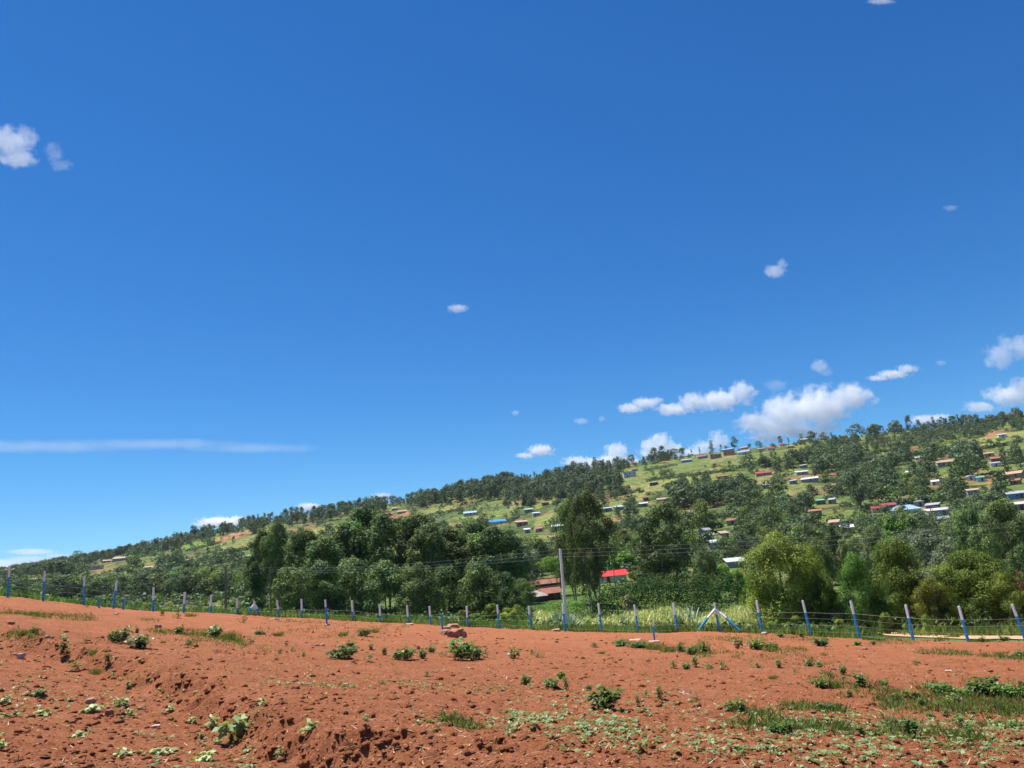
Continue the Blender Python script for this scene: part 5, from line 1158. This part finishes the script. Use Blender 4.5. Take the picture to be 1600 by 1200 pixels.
WEEDS = [(100, 1028, 16, 38, 'tall'), (187, 1006, 34, 28, 'leafy'), (220, 1014, 38, 24, 'leafy'), (35, 993, 18, 10, 'tuft'), (53, 991, 14, 13, 'leafy'), (132, 1006, 14, 10, 'sparse'), (147, 1025, 22, 12, 'tuft'), (168, 1040, 12, 24, 'tall'), (112, 1050, 22, 20, 'sparse'), (150, 1052, 24, 12, 'tuft'), (214, 990, 8, 12, 'tall'), (280, 992, 14, 16, 'leafy'), (335, 997, 24, 18, 'leafy'), (362, 1003, 26, 18, 'tuft'), (293, 1009, 16, 13, 'sparse'), (392, 1005, 16, 10, 'sparse'), (253, 963, 8, 12, 'tall'), (297, 965, 20, 8, 'tuft'), (380, 975, 14, 12, 'sparse'), (277, 967, 14, 10, 'sparse'),
  (366, 1155, 42, 34, 'broad'), (332, 1138, 22, 20, 'broad'), (484, 1142, 26, 20, 'broad'), (438, 1186, 16, 16, 'broad'), (143, 1112, 24, 10, 'broad'), (188, 1105, 16, 14, 'broad'), (203, 1119, 14, 10, 'broad'), (60, 1090, 22, 12, 'leafy'), (68, 1118, 28, 10, 'broad'), (10, 1102, 18, 10, 'broad'), (409, 1102, 14, 12, 'broad'), (572, 1127, 10, 12, 'broad'), (203, 1075, 10, 10, 'broad'), (3, 1172, 12, 14, 'broad'), (122, 1155, 20, 12, 'broad'), (190, 1182, 26, 12, 'broad'), (255, 1180, 30, 12, 'broad'), (318, 1190, 26, 14, 'broad'), (266, 1114, 12, 8, 'broad'), (300, 1130, 12, 10, 'broad'),
  (535, 1032, 44, 22, 'leafy'), (548, 1020, 18, 18, 'tall'), (632, 1033, 36, 20, 'leafy'), (660, 1030, 14, 16, 'leafy'), (675, 1021, 12, 14, 'leafy'), (695, 1028, 14, 12, 'sparse'), (724, 1033, 42, 34, 'leafy'), (744, 1032, 22, 24, 'leafy'), (762, 1030, 14, 20, 'sparse'), (803, 1031, 18, 20, 'tall'), (601, 1026, 10, 14, 'tall'), (572, 1036, 16, 14, 'sparse'), (580, 1017, 8, 10, 'tall'), (475, 1028, 6, 10, 'tall'), (535, 995, 18, 8, 'tuft'), (568, 995, 22, 12, 'leafy'), (434, 1023, 14, 8, 'sparse'), (453, 1018, 12, 6, 'sparse'), (405, 992, 14, 6, 'leafy'), (435, 995, 18, 8, 'tuft'), (585, 990, 16, 8, 'tuft'), (668, 1058, 14, 10, 'sparse'), (595, 1072, 12, 8, 'sparse'),
  (822, 1073, 14, 17, 'leafy'), (862, 1079, 24, 16, 'leafy'), (877, 1062, 14, 14, 'leafy'), (886, 1083, 10, 22, 'tall'), (946, 1112, 50, 36, 'leafy'), (921, 1082, 10, 12, 'tall'), (998, 1106, 9, 18, 'tall'), (1032, 1095, 12, 22, 'tall'), (1012, 1089, 12, 8, 'sparse'), (1143, 1112, 20, 16, 'leafy'), (1161, 1116, 18, 28, 'tall'), (1084, 1100, 16, 7, 'tuft'), (971, 1010, 26, 10, 'leafy'), (1000, 1013, 30, 10, 'leafy'), (1020, 1016, 26, 12, 'tuft'), (1045, 1019, 24, 8, 'tuft'), (1063, 1019, 12, 14, 'leafy'), (1082, 1024, 20, 14, 'leafy'), (1098, 1022, 22, 20, 'leafy'), (1154, 1015, 16, 22, 'tall'), (1183, 1017, 26, 22, 'leafy'), (1205, 1016, 22, 14, 'leafy'), (1073, 1048, 12, 12, 'leafy'), (1086, 1044, 12, 16, 'tall'), (1111, 1047, 18, 14, 'sparse'), (1127, 1047, 14, 14, 'sparse'), (1053, 1046, 14, 12, 'sparse'), (1183, 1045, 18, 10, 'sparse'), (930, 1013, 14, 10, 'sparse'), (842, 1028, 14, 8, 'sparse'), (940, 1023, 12, 6, 'tuft'), (832, 1025, 10, 10, 'sparse'),
  (1283, 1011, 26, 16, 'leafy'), (1253, 997, 10, 8, 'tall'), (1220, 997, 12, 8, 'leafy'), (1206, 1020, 30, 12, 'tuft'), (1265, 1043, 18, 14, 'leafy'), (1281, 1044, 14, 12, 'leafy'), (1318, 1056, 14, 20, 'tall'), (1218, 1045, 12, 14, 'tall'), (1243, 1052, 10, 8, 'sparse'), (1285, 1076, 24, 20, 'leafy'), (1305, 1076, 28, 20, 'tuft'), (1347, 1074, 22, 26, 'tall'), (1266, 1068, 12, 10, 'sparse'), (1383, 1073, 14, 10, 'leafy'), (1340, 1010, 12, 8, 'leafy'), (1366, 1009, 8, 8, 'leafy'), (1430, 1041, 12, 10, 'sparse'), (1208, 1063, 18, 10, 'tuft'), (1330, 1090, 12, 14, 'tall'), (1372, 1097, 20, 14, 'tuft'), (1400, 1098, 14, 16, 'leafy'), (1425, 1095, 28, 18, 'leafy'), (1443, 1108, 12, 18, 'tall'), (1476, 1086, 38, 20, 'leafy'), (1488, 1098, 26, 16, 'broad'), (1510, 1092, 24, 18, 'leafy'), (1535, 1088, 40, 30, 'leafy'), (1560, 1090, 36, 26, 'leafy'), (1550, 1072, 24, 18, 'tall'), (1585, 1092, 34, 24, 'leafy'), (1597, 1079, 12, 18, 'tall'), (1520, 1106, 30, 14, 'tuft'), (1565, 1110, 36, 16, 'tuft'), (1467, 1105, 18, 14, 'sparse'),
  (1220, 1148, 28, 24, 'leafy'), (1232, 1145, 18, 22, 'tall'), (1208, 1147, 16, 20, 'tall'), (1345, 1153, 18, 22, 'tall'), (1365, 1150, 26, 14, 'tuft'), (1425, 1155, 30, 32, 'tall'), (1418, 1158, 20, 14, 'tuft'), (1503, 1140, 34, 22, 'sparse'), (1515, 1150, 12, 12, 'tall'), (1290, 1110, 30, 14, 'leafy'), (1255, 1107, 34, 8, 'tuft'), (1453, 1122, 14, 8, 'leafy'), (1565, 1138, 22, 14, 'leafy'), (1590, 1142, 22, 18, 'leafy'), (1535, 1140, 20, 14, 'tuft'), (1483, 1122, 24, 12, 'sparse'), (1595, 1028, 18, 14, 'leafy'), (1563, 1026, 14, 8, 'tuft'), (1536, 1005, 10, 14, 'tall'), (1491, 998, 30, 14, 'tuft'), (1470, 1003, 20, 10, 'tuft'), (1570, 1003, 16, 10, 'leafy')]
witems = []
for (x, y, w_, h_, kd) in WEEDS:
    me, wm_, hm_ = random.choice(WPR[kd]); g = ground_hit(x, y-1); dep = float(np.array([g[0], g[1], g[2]-EYE])@fw); g[2] = float(height(np.array(g[0]), np.array(g[1])))-.01
    q_ = .86 if (x > 1150 or x < 300) and kd != 'broad' else .95; s = q_*w_*dep/FPX/wm_; sz = q_*h_*dep/FPX/hm_*1.05; o = link(WN[kd], me, loc=g, rot=(0, 0, random.random()*6.28), sc=(s, s, sz)); o['category'] = 'plant'; o['group'] = 'weeds scattered over the red field'; o['_k'] = ('large ' if w_ > 33 else 'small ' if w_ < 15 else '')+WL[kd]; witems.append((x, y, o))
WLM = [(714, 990, 'largest brown boulder'), (596, 1164, 'big dark pit'), (765, 1171, 'round pit right of the big one'), (1022, 1000, 'thick blue stub by the slab'), (691, 983, 'bright blue stub beside the boulder'), (33, 1030, 'whitish stone on the left'), (366, 1150, 'largest pale plant on the bank'), (946, 1100, 'biggest round weed in mid field'), (1121, 985, 'braced fence post'), (1352, 1016, 'dark square stone'), (243, 1137, 'flat pale stone near the bank'), (205, 1005, 'bushy double clump on the left'), (1482, 1050, 'flat pale stone at right'), (1427, 1000, 'second last fence post'), (20, 1170, 'bottom left corner'), (1590, 1170, 'bottom right corner'), (1596, 1090, 'right edge weeds'), (1070, 1078, 'dry grey tuft'), (503, 1010, 'pair of pebbles'), (1225, 1145, 'dark weed group bottom right of centre'), (398, 955, 'left braced post'), (1220, 1000, 'post left of the road trees'), (100, 1010, 'tall two tiered weed'), (1345, 1060, 'feathery weed in the right field'), (1425, 1140, 'tall feathery weed at bottom right'), (870, 1070, 'ragged weed trio left of mid field')]
unique_labels(witems, lambda o: o['_k'], WLM)
for _, _, o in witems: del o['_k']
for (x, y, lab) in [(100, 1028, 'tall weed of two leafy tiers on the left field'), (946, 1112, 'biggest round leafy weed in the middle of the field'), (366, 1155, 'largest pale broad leaved plant growing on the bank'), (187, 1006, 'left half of the big bushy clump on the left field'), (220, 1014, 'right half of the big bushy clump on the left field'), (724, 1033, 'large dark leafy weed below the boulder')]:
    for wx_, wy_, o in witems:
        if wx_ == x and wy_ == y: o['label'] = lab
# upper tier of the two tiered weed
def ghit(x, y):
    g = ground_hit(x, y); g[2] = float(height(np.array(g[0]), np.array(g[1]))); return g
# ---- grass streaks on the soil (uncountable blades)
STREAK = [(5, 958, 60, 962, 4, 500), (45, 960, 150, 967, 6, 1100), (220, 968, 245, 970, 4, 150), (235, 985, 300, 992, 6, 600), (290, 988, 372, 1000, 9, 1300), (345, 998, 380, 1008, 6, 400), (10, 990, 70, 993, 4, 250), (965, 1004, 1110, 1022, 7, 1500), (1100, 1000, 1240, 998, 10, 900), (1350, 1003, 1430, 1003, 7, 700), (1435, 1018, 1515, 1023, 5, 700), (1530, 1024, 1620, 1032, 6, 700), (1200, 1013, 1260, 1018, 6, 350), (1225, 1105, 1320, 1112, 6, 700), (1380, 1098, 1620, 1112, 18, 2400), (1440, 1085, 1620, 1092, 24, 1800), (1140, 1132, 1330, 1144, 10, 900), (1240, 1000, 1340, 992, 6, 500), (400, 985, 620, 990, 14, 700), (400, 968, 640, 978, 8, 900), (690, 1128, 750, 1140, 8, 300), (1380, 1140, 1530, 1160, 14, 700), (1150, 1110, 1210, 1124, 6, 300), (1280, 1060, 1400, 1090, 20, 600), (1060, 1020, 1300, 1030, 14, 500), (200, 1000, 460, 1012, 14, 400)]
Vs, Tn = [], []
for (x0, y0, x1, y1, th, n) in STREAK:
    th *= 1.5
    n = int(n*.62); qq = rng.random(n//5); GG_ = ground_hits(x0+(x1-x0)*qq, y0+(y1-y0)*qq+rng.normal(size=n//5)*.3*th)
    for g in GG_:
        k = 11
        P = g+np.concatenate([rng.normal(size=(k, 2))*.10*max(.5, math.hypot(g[0], g[1])/25), np.zeros((k, 1))], 1); P[:, 2] = height(P[:, 0], P[:, 1])-.01
        Vs.append(blades(P, (.04+.09*random.random())*(.6+.6*rng.random(k)), .006+math.hypot(g[0], g[1])*.0004, .9)); Tn.append(np.repeat(np.clip(.5+random.gauss(0, .25)+rng.normal(size=k)*.15, 0, 1), 4))
V = np.concatenate(Vs); tag(link('grass_streaks', mesh_np('grass_streaks', V, quads(len(V)//4), F_grass, tint=np.concatenate(Tn))), 'thin grass in streaks on the red soil', 'grass', kind='stuff')
# ---- seedlings: small rosettes of pale leaves over the soil
SEED = [(0, 1080, 420, 1175, 110, 520, 1), (330, 1165, 800, 1195, 20, 25, 1), (640, 1125, 1000, 1150, 26, 200, 1), (800, 1090, 1250, 1130, 50, 300, 1), (850, 1150, 1600, 1175, 60, 800, 1), (0, 1000, 1600, 1060, 70, 900, .8), (1200, 1130, 1600, 1140, 40, 450, 1), (620, 1070, 800, 1080, 12, 60, 1), (400, 1060, 800, 1075, 30, 160, .8), (440, 1070, 560, 1076, 6, 50, 1), (790, 1120, 1000, 1140, 22, 200, 1.2)]
Vs, Tn = [], []
for (x0, y0, x1, y1, th, n, sc_) in SEED:
    qq = rng.random(n); sx_ = x0+(x1-x0)*qq; sy_ = np.minimum(1205, y0+(y1-y0)*qq+rng.normal(size=n)*.35*th); ok_ = (sy_ > 985) & ~((sx_ > 400) & (sx_ < 640) & (sy_ > 1130))
    GG_ = ground_hits(sx_[ok_], sy_[ok_]); GG_ = GG_[fbm(GG_[:, 0]/1.3, GG_[:, 1]/1.3, 70, 3) > -.08-.25*rng.random(len(GG_))]; GG_[:, 2] = height(GG_[:, 0], GG_[:, 1])
    for g in GG_:
        k = random.randint(2, 7); s = sc_*random.uniform(.010, .034)*(1+math.hypot(g[0], g[1])*.010); a = rng.random(k)*6.28; d = np.stack([np.cos(a), np.sin(a), .25+.5*rng.random(k)], -1)
        P = g+unit(d)*s*.9+np.array([0, 0, .012]); Vs.append(leaf_quads(P, unit(np.stack([-np.cos(a)*.4, -np.sin(a)*.4, 0*a+1], -1)+rand_dir(k)*.3), s*1.5, .6, D=unit(d))); Tn.append(np.repeat(np.clip(random.random()+rng.normal(size=k)*.1, 0, 1), 4))
V = np.concatenate(Vs); tag(link('seedlings', mesh_np('seedlings', V, quads(len(V)//4), F_pale, tint=np.concatenate(Tn))), 'tiny pale seedlings sprouting all over the red soil', 'seedlings', kind='stuff')
# ---- clods and crumbs, straw litter
n = 9000; xx = rng.random(n)*1640-20; yy = 1210-(rng.random(n)**1.1)*225; gx = ground_hits(xx, yy)
gx[:, 2] = height(gx[:, 0], gx[:, 1]); rad = np.hypot(gx[:, 0], gx[:, 1])
m1 = rng.random(n) < .8
oc = np.array([(1, 0, 0), (0, 1, 0), (-1, 0, 0), (0, -1, 0), (0, 0, 1), (0, 0, -1)], float); ocf = np.array([(0, 1, 4), (1, 2, 4), (2, 3, 4), (3, 0, 4), (1, 0, 5), (2, 1, 5), (3, 2, 5), (0, 3, 5)])
c = gx[m1]; k = len(c); s = (.010+.035*rng.random(k)**4)*(1+rad[m1]*.03); V = c[:, None, :]+(oc[None]*(1+rng.normal(size=(k, 6, 1))*.3)+rng.normal(size=(k, 6, 3))*.15)*s[:, None, None]*np.array([1, 1, .7]); F = (ocf[None]+(np.arange(k)*6)[:, None, None]).reshape(-1, 3)
tag(link('soil_crumbs', mesh_np('soil_crumbs', V.reshape(-1, 3), F, M_soil)), 'loose crumbs and small clods lying on the red field', 'soil crumbs', kind='stuff')
c = gx[~m1]; k = len(c); a = rng.random(k)*6.28; L = (.02+.10*rng.random(k)**4)*(1+rad[~m1]*.02); d = np.stack([np.cos(a), np.sin(a), rng.random(k)*.25], -1); P = c+np.array([0, 0, .012])
s_ = np.stack([-np.sin(a), np.cos(a), 0*a], -1)*(.0025+rad[~m1]*.00022)[:, None]; e_ = P+d*L[:, None]; V = np.stack([P-s_, P+s_, e_+s_*.4, e_-s_*.4], 1).reshape(-1, 3)
tag(link('straw_litter', mesh_np('straw_litter', V, quads(k), F_dry, tint=np.repeat(rng.random(k), 4))), 'bits of dry straw lying on the red field', 'litter', kind='stuff')
# ---- dry stalks standing or lying, each on its own
def stalk(x0, y0, x1, y1, label, rad_=.006):
    g = ghit(x0, y0); r = math.hypot(g[0], g[1]); b_ = far_pt(x1, y1, r); mb = MB(); mid = (b_-g)*.5+np.array([.01, 0, .01]); mb.tube([(0, 0, -.03), mid, b_-g], [rad_, rad_*.8, rad_*.4], 5); tag(mb.build('dry_stalk', F_dry, loc=g), label, 'dry stalk', 'dry stalks in the field')
for (a_, b_, c_, d_, lab) in [(1110, 1098, 1125, 1081, 'long dry stalk slanting right of the grey tuft'), (957, 1075, 957, 1060, 'thin upright stalk behind the biggest round weed'), (985, 1074, 984, 1066, 'tiny upright stalk right of the biggest round weed'), (1501, 1113, 1503, 1088, 'pale upright stalk in the right edge weeds'), (1396, 1150, 1393, 1133, 'pale stalk left of the tall feathery weed'), (1411, 1155, 1410, 1130, 'pale stalk among the tall feathery weeds'), (1544, 1140, 1530, 1112, 'bent dry stalk right of the bottom weeds'), (1541, 1186, 1543, 1168, 'dry stalk near the bottom right corner'), (1548, 1180, 1556, 1170, 'short dry stalk leaning right by the bottom right corner'), (1128, 1190, 1120, 1172, 'dry stalk leaning left at the bottom middle'), (1035, 1107, 1028, 1118, 'short dry stalk below the small upright weed'), (136, 1016, 120, 1015, 'pale stick lying below the bushy clump'), (1328, 1076, 1329, 1053, 'thin dark stalk left of the feathery weed'), (1340, 1130, 1338, 1118, 'thin stalk above the bottom right weeds'), (27, 1196, 28, 1178, 'dry stalk at the bottom left corner'), (543, 1010, 546, 994, 'thin pale stalk over the left middle weed clump'), (1560, 1120, 1555, 1100, 'pale stalk standing in right edge weeds')]:
    stalk(a_, b_, c_, d_, lab)
g = ghit(1068, 1084); n = 60; a = rng.random(n)*6.28; d = unit(np.stack([np.cos(a), np.sin(a), .25+rng.random(n)*.8], -1)); V, F, m_ = strips(np.zeros((n, 3)), d, .28*(.6+.5*rng.random(n)), .02, 3, 1.6)
M_ash = foliage('ashen_leaves', (.28, .22, .17), (.55, .47, .40), .15, .8, .1, .1)
tag(link('dry_tuft', mesh_np('dry_tuft', V, F, M_ash, tint=np.repeat(rng.random(n), m_)), loc=g), 'dry grey uprooted grass tuft right of mid field', 'dry tuft')
# sticks lying: dark roots
M_root = plain('dark_root', (.09, .045, .03), .9, .2, 5)
for i, (x0, y0, x1, y1, lab) in enumerate([(1002, 1119, 1028, 1120, 'dark thin root lying right of the biggest round weed'), (1038, 1088, 1058, 1090, 'dark curved root pointing at the dry grey tuft'), (943, 1034, 958, 1028, 'dark twig in the upper middle field'), (965, 1159, 990, 1159, 'dark stick lying near the bottom middle'), (448, 1195, 470, 1205, 'pale brown root curving at the bottom edge')]):
    A, B = ghit(x0, y0), ghit(x1, y1); mb = MB(); P = [A+(B-A)*f+np.array([0, 0, .02+.02*math.sin(f*9+i)])+np.array([math.sin(f*7+i)*.02, math.cos(f*5)*.05, 0]) for f in np.linspace(0, 1, 8)]; mb.tube([p-A for p in P], np.linspace(.014, .006, 8), 5); tag(mb.build('root', M_root, loc=A), lab, 'root')
# ================================================================ clouds (volumes far behind the hill)
def cloud(name, lobes, dist, label, dens=.05, nsc=2.8, rough=.66, amp=2.3, gain=2.6, flat_=None, thick=.5, off=.0):
    """lobes: (x, y, w, h) in photograph pixels -> ellipsoids at that distance"""
    xs = [l[0] for l in lobes]; ys = [l[1] for l in lobes]; c = ray(np.mean(xs), np.mean(ys))*dist
    ctr = c+np.array([0, 0, EYE]); hd = c/np.linalg.norm(c); rt = RIGHT-hd*(RIGHT@hd); rt /= np.linalg.norm(rt); upv = np.cross(rt, hd)
    Rm = np.stack([rt, hd, upv], 1); S = []; 
    for (x, y, w_, h_) in lobes:
        d = ray(x, y)*dist-c; k = dist/FPX; S.append((d@rt, 0, d@upv, w_/2*k, max(w_, h_)*.5*k*thick, h_/2*k))
    S = np.array(S); pad = 1.25; lo = (S[:, :3]-S[:, 3:]*pad).min(0); hi = (S[:, :3]+S[:, 3:]*pad).max(0); size = float(np.mean(S[:, 5]))
    mb = MB(); mb.box((lo+hi)/2, hi-lo); m, t, b = mat(name+'_vapour'); t.nodes.remove(b); out = t.nodes['Material Output']
    tc = N(t, 'ShaderNodeTexCoord'); P = tc.outputs['Object']
    nz = N(t, 'ShaderNodeTexNoise'); nz.inputs['Scale'].default_value = nsc/size/2; nz.inputs['Detail'].default_value = 7; nz.inputs['Roughness'].default_value = rough; t.links.new(P, nz.inputs['Vector'])
    field = None
    for s in S:
        v1 = N(t, 'ShaderNodeVectorMath', operation='SUBTRACT'); t.links.new(P, v1.inputs[0]); v1.inputs[1].default_value = s[:3]
        v2 = N(t, 'ShaderNodeVectorMath', operation='DIVIDE'); t.links.new(v1.outputs[0], v2.inputs[0]); v2.inputs[1].default_value = s[3:]
        v3 = N(t, 'ShaderNodeVectorMath', operation='LENGTH'); t.links.new(v2.outputs[0], v3.inputs[0])
        m1_ = N(t, 'ShaderNodeMath', operation='SUBTRACT'); m1_.inputs[0].default_value = 1; t.links.new(v3.outputs['Value'], m1_.inputs[1])
        if field is None: field = m1_.outputs[0]
        else:
            mx = N(t, 'ShaderNodeMath', operation='SMOOTH_MAX'); mx.inputs[2].default_value = .25; t.links.new(field, mx.inputs[0]); t.links.new(m1_.outputs[0], mx.inputs[1]); field = mx.outputs[0]
    q = N(t, 'ShaderNodeMath', operation='SUBTRACT'); t.links.new(nz.outputs['Fac'], q.inputs[0]); q.inputs[1].default_value = .5+off
    q2 = N(t, 'ShaderNodeMath', operation='MULTIPLY_ADD'); t.links.new(q.outputs[0], q2.inputs[0]); q2.inputs[1].default_value = amp; t.links.new(field, q2.inputs[2])
    q3 = N(t, 'ShaderNodeMath', operation='MULTIPLY', use_clamp=True); t.links.new(q2.outputs[0], q3.inputs[0]); q3.inputs[1].default_value = gain
    q4 = N(t, 'ShaderNodeMath', operation='MULTIPLY'); t.links.new(q3.outputs[0], q4.inputs[0]); q4.inputs[1].default_value = dens*9/size
    pv = N(t, 'ShaderNodeVolumePrincipled'); pv.inputs['Color'].default_value = (.998, .998, .998, 1); pv.inputs['Anisotropy'].default_value = .0; t.links.new(q4.outputs[0], pv.inputs['Density']); t.links.new(pv.outputs[0], out.inputs['Volume'])
    o = mb.build('cloud', m); o.matrix_world = Matrix([[*Rm[i], ctr[i]] for i in range(3)]+[[0, 0, 0, 1]]); tag(o, label, 'cloud')
    return o
D = 7000
CL = [
 ([(15, 222, 50, 42), (28, 248, 44, 26), (42, 210, 26, 24)], 'ragged bright cloud at the left edge high in the sky', .08, dict(amp=2.0, rough=.68)),
 ([(84, 238, 22, 30), (96, 258, 28, 16)], 'faint torn wisp right of the ragged left cloud', .022, dict(amp=2.4, rough=.7)),
 ([(715, 482, 34, 15)], 'small pale puff alone in the middle of the sky', .05, dict(amp=1.8)),
 ([(1211, 424, 32, 22), (1222, 411, 16, 16)], 'small puff alone in the right part of the sky', .06, dict(amp=1.8)),
 ([(1050, 640, 56, 20), (1085, 628, 50, 30), (1125, 625, 60, 36), (1160, 614, 44, 36)], 'long bright cloud rising right, the upper of the two big ones', .12, {}),
 ([(985, 638, 44, 18), (1008, 630, 44, 20), (1025, 626, 26, 12)], 'thin tail cloud left of the long bright cloud', .07, dict(amp=1.7)),
 ([(940, 654, 12, 10)], 'tiny puff left of the thin tail cloud', .03, dict(amp=1.7)),
 ([(908, 658, 26, 12)], 'faint grey puff low left of the tiny one', .025, dict(amp=1.8)),
 ([(805, 645, 14, 9)], 'tiny lone puff above the ridge middle', .035, dict(amp=2.3)),
 ([(820, 712, 32, 10), (845, 704, 44, 20)], 'flat based small cumulus over the ridge left of centre', .09, {}),
 ([(900, 722, 46, 20), (962, 706, 40, 30), (965, 720, 70, 22), (928, 724, 60, 18)], 'double cumulus rising behind the ridge left of the tallest one', .10, {}),
 ([(1018, 698, 36, 28), (1032, 690, 40, 28), (1045, 704, 50, 24), (1028, 708, 60, 24)], 'tallest cumulus head rising behind the ridge in the middle', .12, {}),
 ([(1098, 700, 34, 26), (1122, 690, 34, 34), (1085, 708, 50, 18)], 'cumulus rising behind the ridge right of the tallest head', .10, {}),
 ([(1182, 662, 64, 36), (1230, 646, 80, 60), (1280, 636, 90, 60), (1330, 622, 66, 42), (1215, 668, 70, 26)], 'largest bright cloud above the ridge at the right', .15, {}),
 ([(1262, 676, 70, 22), (1200, 684, 60, 14), (1290, 668, 40, 16)], 'low white bank under the largest cloud', .06, {}),
 ([(1281, 572, 26, 22), (1292, 582, 16, 12)], 'small grey puff above the largest cloud', .04, dict(amp=1.7)),
 ([(1212, 602, 36, 20)], 'faint grey smear left above the largest cloud', .014, dict(amp=1.7)),
 ([(1372, 591, 30, 9), (1395, 585, 40, 14), (1418, 577, 30, 14)], 'thin wavy cloud right of the largest one', .06, {}),
 ([(1470, 567, 14, 9)], 'tiny faint puff right of the thin wavy cloud', .02, dict(amp=1.6)),
 ([(1562, 556, 36, 36), (1572, 540, 24, 30), (1598, 542, 30, 40)], 'upright pair of puffs at the right edge', .08, {}),
 ([(1580, 618, 60, 30), (1605, 608, 50, 34), (1530, 636, 40, 16)], 'white cloud bank behind the ridge at the right edge', .09, {}),
 ([(1450, 656, 50, 14), (1470, 652, 26, 12)], 'low white cloud peeping between the ridge trees at right', .06, {}),
 ([(1485, 325, 18, 9)], 'faint wisp high at the right', .015, dict(amp=2.0)),
 ([(1376, 2, 34, 8)], 'faint wisp cut by the top edge', .02, dict(amp=1.8)),
 ([(345, 816, 66, 16), (320, 820, 30, 8), (372, 812, 30, 12)], 'white cloud cap behind the left ridge beside the lone tall tree', .09, {}),
 ([(482, 792, 34, 14)], 'small white cloud peeping over the ridge above the grove', .10, {}),
 ([(596, 776, 34, 16)], 'greyish small cloud over the ridge right of the white cap', .05, {}),
 ([(50, 862, 60, 9)], 'thin flat streak low at the left', .02, dict(amp=1.6)),
 ([(10, 884, 70, 20), (50, 876, 60, 14), (90, 870, 40, 10)], 'hazy white cloud low on the left horizon', .035, dict(amp=1.4)),
 ([(1120, 735, 1, 1)], '', 0, {})]
for lobes, lab, dn, kw in CL[:-1]:
    cloud('cloud', lobes, D, lab, dens=dn, **kw)
cloud('cloud', [(60, 698, 280, 20), (240, 694, 280, 18), (400, 700, 220, 18)], D, 'long thin horizontal streak of high cloud at the left', dens=.018, nsc=.5, amp=1.0, thick=.15, gain=.9)

# ---- air: a faint even haze over the whole land
hz = MB(); hz.box((0, 800, 25), (3400, 2400, 320)); mh, th_, bh = mat('haze'); th_.nodes.remove(bh); pv = N(th_, 'ShaderNodeVolumePrincipled'); pv.inputs['Color'].default_value = (.80, .88, 1.0, 1); pv.inputs['Density'].default_value = HAZE; pv.inputs['Anisotropy'].default_value = .0; th_.links.new(pv.outputs[0], th_.nodes['Material Output'].inputs['Volume'])
if HAZE > 0: tag(hz.build('haze', mh), 'thin air haze over the land', 'haze', kind='stuff')
